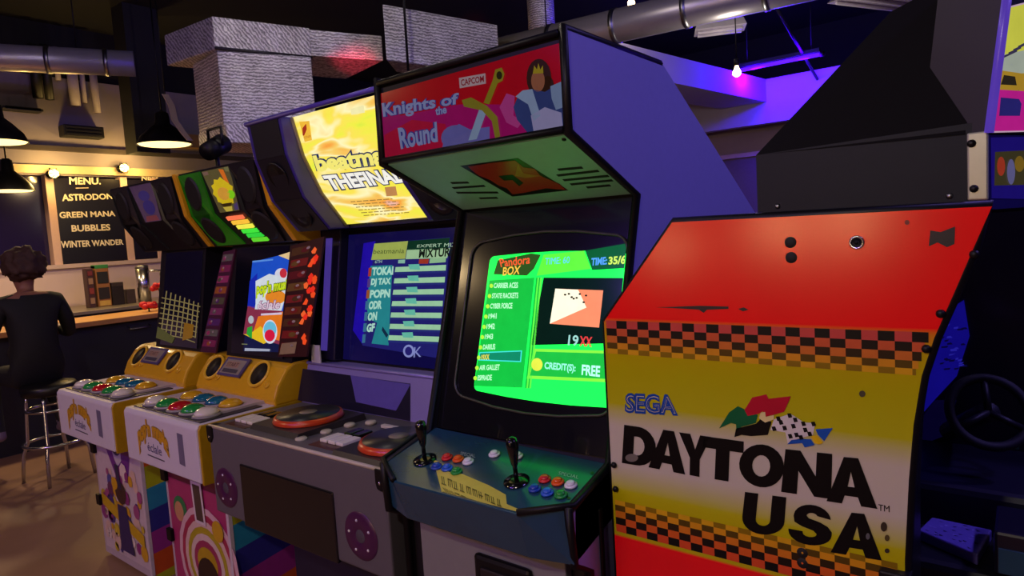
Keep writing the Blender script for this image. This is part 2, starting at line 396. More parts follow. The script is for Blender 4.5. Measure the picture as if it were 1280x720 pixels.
# slanting front strip beside the lit marquee, then marquee turned towards the aisle
fr = [PU.px(1206,168), PU.px(1252,-60)]
c0 = hl[2]; 
fdir = Vector((.42, .89, 0)).normalized()
PM = Plane(PU.px(1236,168), Vector((fdir.y, -fdir.x, -.12)))
mtl, mbl = PM.px(1255,0), PM.px(1233,166)
up_ = (mtl-mbl); 
tl2 = mbl+up_*1.35
def along(p, d): return p+fdir*d
loft('marquee_box', [mbl, along(mbl,.8), along(tl2,.8), tl2], [v+Vector((-.10,.05,0)) for v in (mbl, along(mbl,.8), along(tl2,.8), tl2)], M('#1c1826', .45), D)
ma = Art(PM, rough=.2, emit=.75)
ma.poly([(1240,166),(1253,10),(1340,-12),(1340,163)], 'c9a8c0', 1)
ma.poly([(1242,150),(1253,12),(1340,-10),(1340,70),(1246,92)], 'd2d24a', 2)
ma.poly([(1243,140),(1246,70),(1340,50),(1340,110)], 'a7b0a0', 3)
ma.poly([(1241,164),(1244,112),(1340,100),(1340,162)], 'c01f8c', 4)
ma.poly([(1244,112),(1247,88),(1275,92),(1340,85),(1340,118)], 'b08a28', 5)
ma.poly([(1246,145),(1248,122),(1271,124),(1274,130),(1272,145)], '28246e', 6)
ma.poly([(1248,106),(1252,94),(1266,96),(1268,107)], '2a2418', 6)
for k in range(4): ma.poly([(1251+k*6,70-k*4),(1268+k*5,63-k*4),(1268+k*5,65-k*4),(1251+k*6,73-k*4)], '3a3550', 7)
ma.build('marquee_picture', D, 'lit yellow and magenta racing marquee')
UVT = M('#5a2cf0', .3, emit=.9, grain=.02)
tube('marquee_trim', [mbl+PM.n*.004, tl2+PM.n*.004], .007, M('#6a48d8', .3, emit=.5), D, 8)
# lower lit strip under the marquee
pl2 = Plane(PH.px(1236,210), Vector((fdir.y,-fdir.x,0)))
b0, b1 = pl2.px(1236,168), pl2.px(1237,262)
loft('marquee_base', [b1, along(b1,.8), along(b0,.8), b0], [v+Vector((-.10,.05,0)) for v in (b1, along(b1,.8), along(b0,.8), b0)], M('#181056', .4), D)
ma = Art(pl2, rough=.25, emit=.32)
ma.poly([(1239,248),(1238,172),(1340,170),(1340,250)], '2a1a9c', 1)
ma.poly([(1242,232),(1243,190),(1340,185),(1340,230)], '58502e', 2)
ma.ell(1250, 208, 5, 12, 'e05030', 3); ma.ell(1262, 215, 5, 16, '8a86c0', 4); ma.ell(1273, 205, 6, 10, 'b08a28', 3)
ma.build('marquee_lower_picture', D)
# bright metal corner bracket
bk_ = [PH.px(1209,167), PH.px(1236,164), PH.px(1236,250), PH.px(1210,251)]
bo = loft('corner_bracket', [v+Vector((0,-.012,0)) for v in bk_], [v+Vector((0,.012,0)) for v in bk_], M('#b5b6a2', .38, .6, grain=.1), D, .003)
for px in ((1215,180),(1218,236)):
    p = PH.px(*px); lathe('bolt', (p.x, 1.398, p.z), (0,-1,0), [(.007,0),(.006,.004),(0,.005)], BLACK, bo, 10)
for px in ((972,258),(1187,245)):
    p = PH.px(*px); lathe('screw', (p.x, 1.41, p.z), (0,-1,0), [(.006,0),(.004,.003),(0,.003)], STEEL, D, 8)

# ================================================================== FIGHTING GAME CABINET (violet side, green screen)
XL, XR = -1.485, -.825
K = thing('upright_cabinet', 'upright fighting game cabinet with violet side, red knight marquee and green lit screen', 'arcade machine', (-1.155, 1.9, 0))
KS = M('#8c86b8', .33, grain=.05, scale=50)
kprof = [(1.31,2.138),(1.81,2.138),(2.62,1.687),(2.62,.0),(1.30,.0),(1.30,.86),(1.235,.90),(1.225,1.035),(1.42,1.085),(1.635,1.765),(1.31,1.906)]
prism_x('side_panel', kprof, XR-.02, XR, KS, K); prism_x('side_panel', kprof, XL, XL+.02, M('#16151c', .35), K)
for xs in (XL+.01, XR-.01):
    tube('edge_molding', [(xs, y, z) for y, z in [(1.81,2.138),(1.31,2.138),(1.31,1.906),(1.635,1.765),(1.42,1.085),(1.225,1.035),(1.235,.90),(1.30,.86),(1.30,.02)]], .0125, BLACK, K, 8, smooth=True)
prism_x('cabinet_body', [(1.33,2.13),(1.80,2.13),(2.60,1.68),(2.60,.02),(1.315,.02),(1.315,.86),(1.40,.9),(1.44,1.04),(1.67,1.775),(1.33,1.92)], XL+.02, XR-.02, M('#0e0d11', .5), K)
# marquee
PKm = PlY(1.315)
box('marquee_panel', XL+.02, XR-.02, 1.315, 1.33, 1.91, 2.135, BLACK, K)
ka = Art(PlY(1.312), rough=.12, emit=.36)
ka.poly([(476,117),(699,54),(707,161),(480,197)], 'b50d1c', 1)
def K5(x, y): return (460+x/2.88, 30+y/2.88)
ka.poly([K5(*p) for p in ((50,300),(120,330),(330,290),(520,290),(705,285),(712,378),(300,445),(230,440),(180,470),(60,480))], 'a51268', 2)
ka.poly([K5(*p) for p in ((60,400),(160,345),(280,360),(300,445),(60,481))], 'b8143c', 3)
for t, q in (('Knights of', ((52,285),(330,248),(328,300),(60,350))), ('the', ((245,300),(285,292),(287,322),(247,330))), ('Round', ((110,375),(250,352),(255,425),(122,452)))):
    ka.text(t, [K5(*p) for p in q], '3c3c90', 5, .085); ka.text(t, [K5(*p) for p in q], '8d96c8', 6, .03)
ka.poly([K5(*p) for p in ((330,195),(425,178),(427,215),(333,232))], 'b9a0a8', 5)
ka.text('CAPCOM', [K5(*p) for p in ((337,201),(420,186),(421,209),(339,224))], '8c1420', 6, .02)
# sword
ka.poly([K5(*p) for p in ((462,165),(485,158),(495,180),(488,205),(470,215),(440,290),(420,285),(452,205))], '8f8420', 7)
ka.ell(*K5(477,186), 3.6, 5.2, '2e2a12', 8)
ka.poly([K5(*p) for p in ((342,275),(375,265),(432,295),(470,335),(480,405),(462,412),(450,350),(415,312),(350,298))], '8a8026', 8)
ka.poly([K5(*p) for p in ((405,305),(432,312),(395,415),(365,420))], '8fa3c4', 7)
# plain generic armoured figure: rounded shapes only
ka.ell(*K5(320,410), 19, 16, '6c66ac', 4)
ka.poly([K5(*p) for p in ((270,445),(280,390),(330,360),(370,380),(440,370),(440,415))], '6a66b0', 4)
ka.ell(*K5(618,195), 15.5, 24, '3a2118', 5); ka.ell(*K5(650,230), 8, 15, '3a2118', 5)
ka.ell(*K5(615,205), 8.5, 14, '9a5f44', 6)
ka.poly([K5(*p) for p in ((597,180),(602,150),(612,165),(617,142),(624,165),(633,150),(635,178))], 'a8921e', 7)
ka.poly([K5(*p) for p in ((527,300),(545,255),(590,235),(640,245),(700,210),(712,300),(710,376),(580,395),(540,345))], '35427c', 6)
ka.poly([K5(*p) for p in ((560,240),(595,235),(625,330),(600,350),(580,290),(535,262))], '8ea0c4', 7)
ka.poly([K5(*p) for p in ((660,225),(700,208),(708,300),(680,310),(665,270))], '7f92b8', 7)
ka.poly([K5(*p) for p in ((590,330),(640,300),(700,320),(705,370),(600,388))], 'a09ac8', 7)
ka.poly([K5(*p) for p in ((475,300),(500,250),(530,260),(525,330),(560,350),(540,375),(500,355))], 'b8408c', 3)
ka.build('marquee_artwork', K, 'backlit red marquee with sword and armoured figure')
tube('marquee_retainer', [(XL+.02,1.306,1.912),(XR-.02,1.306,1.912)], .009, BLACK, K, 8)
tube('marquee_retainer', [(XL+.02,1.306,2.13),(XR-.02,1.306,2.13)], .009, BLACK, K, 8)
# soffit with speaker slots and sticker
PS = PlYZ((1.318,1.902), (1.632,1.768))
def onP(pl, x, y): # point of an X-parallel plane at x, y
    n, p = pl.n, pl.p; return Vector((x, y, p.z-(n.y*(y-p.y))/n.z))
so = [onP(PS, XL+.02, 1.32), onP(PS, XR-.02, 1.32), onP(PS, XR-.02, 1.632), onP(PS, XL+.02, 1.632)]
SF = loft('soffit', so, [v-PS.n*.006 for v in so], M('#8fc4b8', .40, grain=.08), K)
slots = [((300,572),(362,570)),((306,590),(420,582)),((320,607),(468,606)),((402,627),(466,625)),
         ((685,524),(772,516)),((682,545),(830,528)),((704,562),(866,546)),((730,577),(880,562)),((788,588),(872,580))]
for a, b in slots:
    A_, B_ = PS.px(*K5(*a)), PS.px(*K5(*b)); d = (B_-A_).normalized(); e = PS.n.cross(d).normalized()*.0055
    loft('speaker_slot', [A_-e, B_-e, B_+e, A_+e], [v+PS.n*.0012 for v in (A_-e, B_-e, B_+e, A_+e)], M('#030304', .8), SF)
sa = Art(PS, rough=.3)
sa.poly([K5(*p) for p in ((331,510),(540,482),(722,598),(520,621))], '0c0a0a', 1)
sa.poly([K5(*p) for p in ((360,512),(450,498),(530,490),(560,515),(600,520),(620,545),(690,575),(712,596),(640,590),(560,607),(520,612),(500,590),(470,580),(440,560),(400,545),(380,530))], 'a92a1c', 2)
sa.poly([K5(*p) for p in ((470,545),(520,540),(560,570),(545,582),(520,560),(490,562))], '140c0a', 3)
sa.poly([K5(*p) for p in ((540,500),(560,535),(630,545),(570,552),(530,545))], 'b06a20', 3)
sa.build('soffit_sticker', SF, 'torn red and black sticker')
p = PS.px(705, 174); lathe('screw', p, PS.n, [(.006,0),(.005,.003),(0,.004)], BLACK, SF, 8)
# monitor bezel and screen
GA, GB = (1.64,1.76), (1.44,1.09)
PG = PlYZ(GA, GB)
def gl(x, t): return Vector((x, GA[0]+(GB[0]-GA[0])*t, GA[1]+(GB[1]-GA[1])*t))
bz = [gl(XL+.02,0), gl(XR-.02,0), gl(XR-.02,1), gl(XL+.02,1)]
BZ = loft('monitor_bezel', bz, [v-PG.n*.02 for v in bz], M('#101014', .16, coat=.3), K)
# raised rim round the tube
stl, sbl = PG.px(618,322), PG.px(592,485)
sx0 = (stl.x+sbl.x)/2-.005; sx1 = XR-.023
t0 = (stl.y-GA[0])/(GB[0]-GA[0]); t1 = (sbl.y-GA[0])/(GB[0]-GA[0])
rim = []
rx0, rx1 = sx0-.08, min(sx1+.05, XR-.022)
for cx, cy, a0 in ((rx1-.06,t0-.0,90),(rx0+.06,t0-.0,180),(rx0+.06,t1-.05,270),(rx1-.06,t1-.05,360)):
    pass
def rr(x0, x1, ta, tb, r=.03, n=5, bulge=.0):
    pts = []; H_ = .70
    for cx, ct, a in ((x1-r, ta+r/H_, 0), (x0+r, ta+r/H_, 90), (x0+r, tb-r/H_, 180), (x1-r, tb-r/H_, 270)):
        for k in range(n+1):
            an = math.radians(a+90*k/n); pts.append(gl(cx+r*math.cos(an), ct-r/H_*math.sin(an)))
        if bulge and a in (0, 180):
            s = -1 if a == 0 else 1
            for f in (.25, .5, .75):
                xx = (x1-r)*(1-f)+(x0+r)*f if a == 0 else (x0+r)*(1-f)+(x1-r)*f
                pts.append(gl(xx, (ta if a == 0 else tb)+s*bulge*(1-(2*f-1)**2)))
    return pts
rimp = rr(rx0, rx1, t0-.075, t1+.045, .05, 6, .03)
tube('screen_rim', [v+PG.n*.004 for v in rimp], .004, M('#3b3a30', .35), BZ, 6, closed=True)
scr = rr(sx0, sx1, t0-.005, t1+.01, .018, 4, .012)
SCR = loft('screen', [v+PG.n*.001 for v in scr], [v+PG.n*.004 for v in scr], M('#12c83a', .12, emit=3.0, grain=.04), K, smooth=False)
PG2 = Plane(PG.p+PG.n*.0045, PG.n)
s = Art(PG2, rough=.12, emit=1.45); s.xmax = sx1-.004
def S6(x, y): return (560+x/2.88, 270+y/2.88)
GRN = '18c93c'
s.poly([S6(*p) for p in ((165,210),(180,160),(300,135),(335,140),(310,190),(285,215))], '3c6a2a', 2, emit=.6)
for t, q, c in (('Pandora', ((185,155),(300,140),(295,172),(192,185)), 'd8502a'), ('BOX', ((200,185),(265,178),(258,210),(198,215)), 'e0b040')):
    s.text(t, [S6(*p) for p in q], c, 3, .02)
s.poly([S6(*p) for p in ((345,140),(490,125),(515,190),(320,215))], '55d838', 2)
s.poly([S6(*p) for p in ((495,125),(800,92),(800,185),(520,195))], '0c6a3a', 2, emit=.8)
s.text('TIME: 60', [S6(*p) for p in ((352,152),(440,146),(438,170),(350,176))], '58b8e8', 3)
s.text('TIME:', [S6(*p) for p in ((518,152),(575,147),(573,175),(516,180))], '4a90e0', 3, .035)
s.text('35/60', [S6(*p) for p in ((580,147),(660,140),(658,172),(578,176))], 'b8d858', 3, .035)
s.poly([S6(*p) for p in ((345,222),(800,222),(800,470),(300,465))], '0a2b22', 2, emit=.5)
s.poly([S6(*p) for p in ((388,262),(560,268),(545,402),(368,388))], 'e0805c', 3, emit=1.4)
s.poly([S6(*p) for p in ((388,262),(470,266),(500,330),(368,388))], 'f0e6c8', 4, emit=1.4)
for k in range(8): s.ell(*S6(425+k*11+random.uniform(-4,4), 292+random.uniform(-14,26)), 1.6, 1.2, '3a3a30', 5, emit=.5)
s.text('19', [S6(*p) for p in ((436,428),(472,430),(470,468),(432,466))], '8ac0b8', 3, .02)
s.text('XX', [S6(*p) for p in ((476,432),(522,436),(518,472),(474,468))], 'c83838', 3, .03)
s.poly([S6(*p) for p in ((310,478),(800,500),(800,620),(285,585))], '7ae03c', 2)
s.poly([S6(*p) for p in ((318,488),(800,510),(800,608),(296,575))], '18a83a', 3)
s.ell(*S6(322,535), 7, 8, 'c8d040', 4)
s.text('CREDIT(S):', [S6(*p) for p in ((350,525),(462,535),(460,568),(348,558))], '8ae0c8', 4, .035)
s.text('FREE', [S6(*p) for p in ((484,535),(550,540),(548,580),(482,572))], 'a8e8d8', 4, .035)
s.poly([S6(*p) for p in ((150,232),(312,222),(268,618),(95,612))], '10a838', 2)
names = ['CARRIER ACES','STATE RACKETS','CYBER FORCE','1941','1942','1943','DARIUS','19XX','AIR GALLET','ESPRADE']
for k, t in enumerate(names):
    u = k/9; x = 168-u*58; y = 240+u*332; wd = (len(t)*7.2)
    if k == 7: s.poly([S6(*p) for p in ((x-8,y-8),(268,y-14),(264,y+28),(x-12,y+22))], '38c8c0', 3); s.poly([S6(*p) for p in ((x-5,y-4),(264,y-10),(261,y+24),(x-9,y+18))], '0c7858', 4)
    s.text(t, [S6(*p) for p in ((x,y+2),(x+wd,y-1),(x+wd-1,y+20),(x-2,y+20))], 'd0c040' if k == 7 else 'a4e0b4', 5, .03)
    s.ell(*S6(x-10, y+12), 2.2, 2.6, 'a0d838', 5)
for k in range(4): s.poly([S6(*p) for p in ((318-k*4+k*9,222),(324-k*4+k*9,222),(284-k*4+k*9,620),(278-k*4+k*9,620))], '58e040' if k % 2 else '0ea035', 2)
s.build('screen_overlay', SCR, 'green game selection menu')
# control panel
CA, CB = (1.43,1.088), (1.16,1.026)
PC = PlYZ(CA, CB)
def cp(x, y): return Vector((x, y, CA[1]+(CB[1]-CA[1])*(CA[0]-y)/(CA[0]-CB[0])))
topo = [cp(XL,1.44), cp(XL,1.235), cp(XL+.12,1.165), cp(XR-.115,1.165), cp(XR,1.235), cp(XR,1.42)]
boto = [Vector((XL,1.44,.95)), Vector((XL,1.245,.905)), Vector((XL+.12,1.205,.905)), Vector((XR-.115,1.20,.905)), Vector((XR,1.225,.905)), Vector((XR,1.42,.95))]
CPN = loft('control_panel', topo, boto, M('#1d3f55', .25, grain=.15, scale=20, coat=.3), K, .004)
tube('panel_molding', [v+Vector((0,0,.004)) for v in topo[:3]], .009, BLACK, CPN, 8); tube('panel_molding', [v+Vector((0,0,.004)) for v in topo[3:]], .009, BLACK, CPN, 8)
def K7(x, y): return (480+x/4.267, 560+y/4.267)
cn = PC.n
for c, pts in (('c8202a',((338,55),(858,172))), ('e0561c',((397,65),(928,187))), ('d9d6e0',((450,78),(998,203))), ('1c3fa0',((282,105),(805,222))), ('2a58c0',((338,112),(872,243))), ('1f8a3a',((388,130),(945,255))), ('dcd8ea',((590,38),(712,48)))):
    for q in pts:
        p = PC.px(*K7(*q))+cn*.001
        bt = lathe('button', p, cn, [(.0165,0),(.0165,.004),(.013,.006)], M('#'+c, .3), CPN, 18)
        lathe('plunger', p, cn, [(.0115,.004),(.0115,.010),(.008,.012),(0,.0125)], M('#'+c, .22, coat=.3), CPN, 16)
for q in ((218,65),(708,180)):
    p = PC.px(*K7(*q))
    lathe('joystick_disc', p+cn*.001, cn, [(.034,0),(.034,.003),(.012,.005)], BLACKG, CPN, 24)
    lathe('joystick', p, (Vector((-.10,.03,1))), [(.006,0),(.006,.04),(.009,.045),(.0155,.085),(.0165,.10),(.012,.112),(0,.116)], BLACKG, CPN, 18)
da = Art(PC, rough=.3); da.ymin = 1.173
da.poly([K7(*p) for p in ((262,60),(330,95),(300,120),(420,140),(560,200),(650,250),(655,300),(760,345),(720,365),(560,325),(330,262),(300,240))], 'c9b94a', 1)  # yellow reflection with dark lettering, painted onto the control panel
random.seed(3)
for r_ in range(2):
    for k in range(11):
        x = 306+k*33+r_*6; y = 150+k*13.5+r_*62; hh = 44-k*.8
        if x > 690 or (r_ == 0 and x > 620): continue
        for st_ in range(random.choice((2,2,3))):
            xa = x+st_*10; da.poly([K7(xa, y+st_*4), K7(xa+4, y+1.5+st_*4), K7(xa+9, y+hh+st_*4), K7(xa+5, y+hh-2+st_*4)], '4a4618', 2)
        yb = y+random.choice((0, .45, .85))*hh; da.poly([K7(x, yb), K7(x+24, yb+10), K7(x+25, yb+16), K7(x+1, yb+6)], '4a4618', 3)
da.text('SPECIAL', [K7(*p) for p in ((410,20),(488,35),(486,52),(406,38))], '9aa4a8', 1); da.text('SPECIAL', [K7(*p) for p in ((935,125),(1040,148),(1036,166),(928,142))], '9aa4a8', 1)
for q in ((100,188),(730,342),(1110,135),(985,268)): da.ell(*K7(*q), 2.4, 1.8, '0c0c0e', 2)
da.build('panel_reflection_print', CPN, 'painted yellow reflection with dark marks, plus button lettering')
# lower front with coin door
LF = box('front_panel', -1.405, -.895, 1.285, 1.315, .02, .875, M('#7c7a7a', .5, grain=.06), K, .004)
c0, c1 = PlY(1.285).px(596,688), PlY(1.285).px(666,705)
cdn = box('coin_door', c0.x, c1.x, 1.268, 1.286, .25, c0.z, BLACK, K, .012)
box('coin_plate', c0.x+.025, c1.x-.025, 1.262, 1.270, .30, c0.z-.03, M('#1c1518', .4), cdn, .006)
box('strap', XR, XR+.006, 1.335, 1.352, .75, 1.0, BLACK, K, .003)
# ================================================================== TURNTABLE MUSIC CABINET
bx0, bx1, by = -2.575, -1.524, 1.27
B = thing('music_cabinet', 'grey turntable music game cabinet with bright yellow lit marquee', 'arcade machine', (-2.05, 1.9, 0))
GREY = M('#58545a', .45, grain=.06); PURP = M('#4a38a0', .35, grain=.08); SILV = M('#8a7fc4', .35, .2, grain=.05)
prism_x('base_body', [(1.50,.02),(2.35,.02),(2.35,1.75),(1.95,1.75),(1.90,1.15),(1.72,.97),(1.50,.97)], bx0+.16, bx1-.06, M('#1a1530', .45), B)
DK = prism_x('deck', [(by,.985),(by+.012,.995),(1.71,.985),(1.71,.80),(1.45,.62),(by+.03,.622),(by,.645)], bx0, bx1, GREY, B, .006)
tube('deck_edge', [(bx0,by+.004,.992),(bx1,by+.004,.992)], .007, M('#bcae9a', .4), DK, 8)
PF = PlY(by)
q = [PF.px(300,576), PF.px(417,617), PF.px(425,706), PF.px(308,656)]
fx0, fx1, fz1, fz0 = q[0].x, q[1].x, .875, .632
box('front_display', fx0, fx1, by-.006, by+.01, fz0, fz1, M('#100f12', .22), B, .005)
for cx in (-2.476, -1.662):
    c = Vector((cx, by-.001, .757))
    rg = lathe('ring_ornament', c, (0,-1,0), [(.018,0),(.026,.006),(.072,.006),(.080,0)], M('#42123f', .35), B, 28, cap=False)
    lathe('ring_hub', c, (0,-1,0), [(.0,.003),(.022,.003),(.026,.0)], M('#4a4650', .4), rg, 20)
    for k in range(5):
        a = math.radians(72*k+100); lathe('ring_stud', c+Vector((.052*math.cos(a), -.005, .052*math.sin(a))), (0,-1,0), [(.0055,0),(.004,.003),(0,.004)], M('#d8d2dc', .3), rg, 10)
for cx, s_ in ((bx0+.012, 1), (bx1-.022, -1)):
    cc = prism_y('corner_cap', [(cx-.022,.995),(cx+.022,.995),(cx+.022,.95),(cx+.004,.925),(cx-.016,.93),(cx-.022,.95)], by-.006, by+.04, BLACK, B, .004)
    lathe('cap_screw', (cx, by-.006, .952), (0,-1,0), [(.006,0),(.005,.002),(0,.003)], CHROME, cc, 10)
# play surface
ZT = .99
def ttable(px, name_label):
    pl = PlZ(ZT+.028); c = pl.px(*px)
    base = loft('turntable_block', [(c.x-.155,c.y-.165,ZT-.004),(c.x+.155,c.y-.165,ZT-.004),(c.x+.155,c.y+.155,ZT-.004),(c.x-.155,c.y+.155,ZT-.004)],
                [(c.x-.150,c.y-.150,ZT+.022),(c.x+.150,c.y-.150,ZT+.022),(c.x+.150,c.y+.15,ZT+.022),(c.x-.150,c.y+.15,ZT+.022)], M('#2a2528', .4), B)
    lathe('turntable_rim', (c.x,c.y,ZT+.022), (0,0,1), [(.132,0),(.136,.004),(.128,.020),(.118,.022)], M('#c8401c', .3, coat=.4), base, 36)
    lathe('turntable_disc', (c.x,c.y,ZT+.040), (0,0,1), [(.120,0),(.120,.005),(.04,.006),(.038,.008),(0,.008)], M('#23262a', .35, grain=.2, scale=60), base, 32)
    lathe('turntable_label', (c.x,c.y,ZT+.0485), (0,0,1), [(.034,0),(.034,.001),(0,.001)], M('#7d7466', .4), base, 20)
    return c
t1 = ttable((386,521), ''); t2 = ttable((499,552), '')
for cx, cy in ((-2.455,1.40), (t2.x-.255, 1.40)):
    box('key_plate', cx-.075, cx+.075, cy-.09, cy+.115, ZT-.004, ZT+.006, M('#4a2c28', .35), B, .003)
    for k in range(3): box('white_key', cx-.06+k*.045, cx-.022+k*.045, cy-.05, cy+.03, ZT+.006, ZT+.018, M('#ddd6cc', .3), B, .003)
    for k in range(2): box('black_key', cx-.038+k*.045, cx-.004+k*.045, cy+.038, cy+.105, ZT+.006, ZT+.018, BLACKG, B, .003)
for cx, cy in ((-2.05,1.34),(-2.04,1.44),(-2.03,1.54),(-1.98,1.60)):
    lathe('start_button', (cx,cy,ZT), (0,0,1), [(.022,0),(.022,.008),(.017,.012),(0,.013)], M('#b8b0a0', .25), B, 16)
box('effect_slider', t2.x-.26, t2.x-.17, 1.58, 1.60, ZT, ZT+.012, M('#c9c2ba', .3), B, .002)
# console back panel
PCB = PlYZ((1.699,.985), (1.751,1.155))
CB_ = loft('console_panel', [Vector((bx0,1.70,.985)),Vector((bx1,1.70,.985)),Vector((bx1,1.752,1.155)),Vector((bx0,1.752,1.155))], [Vector((bx0,1.76,.985)),Vector((bx1,1.76,.985)),Vector((bx1,1.86,1.155)),Vector((bx0,1.86,1.155))], SILV, B, .004)
ca = Art(PCB, rough=.3)
def C4(x, y): return (340+x/4.8, 440+y/4.8)
ca.poly([C4(*p) for p in ((185,100),(830,190),(830,415),(155,290))], '120e2c', 1)
ca.poly([C4(*p) for p in ((472,140),(832,195),(745,352),(505,300))], '5b4fa8', 2)
ca.build('console_plate', CB_, 'dark plate with violet trapezoid')
tube('console_edge', [(bx0,1.752,1.155),(bx1,1.752,1.155)], .008, SILV, B, 8)
# screen with frame and pillars
SA, SB = (1.925,1.73), (1.835,1.16)
PBs = PlYZ(SA, SB)
def sl(x, t, o=0): return Vector((x, SA[0]+(SB[0]-SA[0])*t, SA[1]+(SB[1]-SA[1])*t))+PBs.n*o
def slab(name, x0, x1, ta, tb, o0, o1, mat, parent, bevel=0):
    return loft(name, [sl(x0,ta,o0),sl(x1,ta,o0),sl(x1,tb,o0),sl(x0,tb,o0)], [sl(x0,ta,o1),sl(x1,ta,o1),sl(x1,tb,o1),sl(x0,tb,o1)], mat, parent, bevel)
slab('monitor_frame', bx0+.02, bx1-.02, -.01, 1.02, -.02, 0, M('#121018', .3), B)
lp = [PBs.px(443,300).x, PBs.px(550,290).x]
mx0, mx1 = PBs.px(437,300).x, bx1-.10
SBm = slab('screen', mx0, mx1, .02, .99, 0, .006, M('#1a1460', .12, emit=.35), B)
PB2 = Plane(PBs.p+PBs.n*.0065, PBs.n)
s = Art(PB2, rough=.12, emit=.72)
def B4(x, y): return (440+x/4.233, 290+y/4.233)
s.poly([B4(*p) for p in ((62,60),(125,48),(60,600),(5,520))], '2a14c8', 1, emit=.5)
s.poly([B4(*p) for p in ((122,62),(520,28),(470,670),(55,600))], '2c2a88', 2, emit=.5)
s.poly([B4(*p) for p in ((120,62),(298,48),(283,142),(103,148))], 'a8b858', 3)
s.text('beatmania', [B4(*p) for p in ((118,92),(280,86),(277,112),(114,116))], '48582a', 4)
s.poly([B4(*p) for p in ((298,48),(520,30),(510,90),(292,96))], '12402e', 3, emit=.5)
s.text('EXPERT MIX', [B4(*p) for p in ((348,68),(560,56),(556,78),(345,82))], 'b8d8b8', 4)
s.poly([B4(*p) for p in ((293,94),(520,84),(505,138),(286,144))], 'a8d0a0', 3)
s.text('MIXTURE', [B4(*p) for p in ((360,92),(545,80),(540,128),(355,138))], '141c18', 4, .03)
s.poly([B4(*p) for p in ((358,145),(410,142),(405,168),(355,168))], 'a83828', 5); s.poly([B4(*p) for p in ((415,142),(500,136),(498,160),(412,166))], '98c898', 5)
s.poly([B4(*p) for p in ((248,148),(284,146),(282,166),(246,166))], '90c8b0', 5); s.text('6TH', [B4(*p) for p in ((125,150),(162,148),(160,164),(124,166))], 'b0d8c0', 5)
s.poly([B4(*p) for p in ((100,180),(215,175),(195,600),(105,590),(135,480),(90,460),(80,400))], '2f9fa8', 3, emit=.55)
s.poly([B4(*p) for p in ((165,500),(195,545),(185,560),(160,520))], '16304a', 5)
for k, t in enumerate(('TOKAI','DJ TAX','POPN','ODR','ON','GF')):
    u = k/5; x = 112-u*28; y = 185+u*300; wd = (112, 104, 106, 68, 48, 42)[k]
    s.text(t, [B4(*p) for p in ((x,y+2),(x+wd,y-4),(x+wd-4,y+42),(x-5,y+46))], 'b8ecd8', 6, .05)
for k in range(7):
    u = k/6; x = 92-u*32; y = 190+u*352; s.poly([B4(*p) for p in ((x,y),(x+16,y-1),(x+12,y+44),(x-4,y+45))], ('c84838','6848a0','c06838','4888b0')[min(k,3)], 6, emit=.5)
for k in range(7):
    u = k/6; x = 233-u*35; y = 186+u*360
    s.poly([B4(*p) for p in ((x,y),(500-u*34,y-12+u*20),(498-u*34,y+18+u*18),(x-4,y+26))], 'a8dcb0', 4); s.poly([B4(*p) for p in ((x+68,y-14),(x+125,y-16),(x+130,y+14),(x+75,y+12))], '6cc8b0', 5)
    s.poly([B4(*p) for p in ((x-4,y+27),(498-u*34,y+20+u*18),(495-u*34,y+30+u*18),(x-5,y+38))], '28307c', 4)
s.ell(*B4(302,630), 7, 8, '8f98d8', 4); s.ell(*B4(302,630), 4.5, 5.5, '2a2478', 5); s.text('K', [B4(*p) for p in ((332,610),(372,606),(368,660),(328,664))], '8f98d8', 5)
s.build('screen_overlay', SBm, 'song list in pale green and blue')
for x0, x1, lb in ((bx0+.01, bx0+.15, 1), (bx1-.10, bx1-.01, 0)):
    pil = slab('pillar', x0, x1, -.02, 1.0, 0, .05, M('#17122e', .35), B, .006)
    slab('pillar_light', x0+.045, x0+.085, .05, .93, .05, .056, M('#6a50d0', .3, emit=.35), pil)
qp = PBs.px(417,440); box('price_tag', qp.x-.035, qp.x+.03, 1.745, 1.75, 1.16, 1.24, M('#c0bac2', .5), B)
# head with speakers and marquee
hprof = [(1.555,2.20),(1.575,2.05),(1.64,1.88),(1.755,1.748)]
hb = [(1.615,2.20),(1.655,2.05),(1.73,1.90),(1.84,1.765)]
HP = PURP
prism_x('head_body', [(1.62,2.20)]+[(y+.02, z) for y, z in hb[1:]]+[(1.86,1.748),(2.35,1.748),(2.35,2.20)], bx0+.01, bx1-.01, M('#1c1640', .4), B)
mqx0, mqx1 = -2.335, bx1-.225
for x0, x1 in ((bx0, mqx0), (mqx1, bx1)):
    sp_ = prism_x('speaker_panel', hprof+[(1.86,1.748),(1.70,2.20)], x0, x1, M('#33247a', .4), B, .005)
    for (ya, za), (yb, zb_) in zip(hprof, hprof[1:]):
        n = Vector((0, -(za-zb_), -(yb-ya))).normalized(); i0, i1 = x0+.03, x1-.012
        A4 = [Vector((i0,ya,za)),Vector((i1,ya,za)),Vector((i1,yb,zb_)),Vector((i0,yb,zb_))]
        loft('speaker_grille', A4, [v+n*.004 for v in A4], M('#0d0b14', .5), sp_)
    for (yc, zc), r_ in (((1.60,1.975), .062), ((1.695,1.815), .062)):
        lathe('speaker_cone', (( x0+x1)/2+.01, yc, zc), (0,-.85,-.45), [(r_,0),(r_,.006),(r_*.8,.002),(r_*.35,-.006),(0,-.002)], M('#07070a', .4), sp_, 24)
tube('head_edge', [(bx0,1.553,2.20),(bx1,1.553,2.20)], .010, PURP, B, 8)
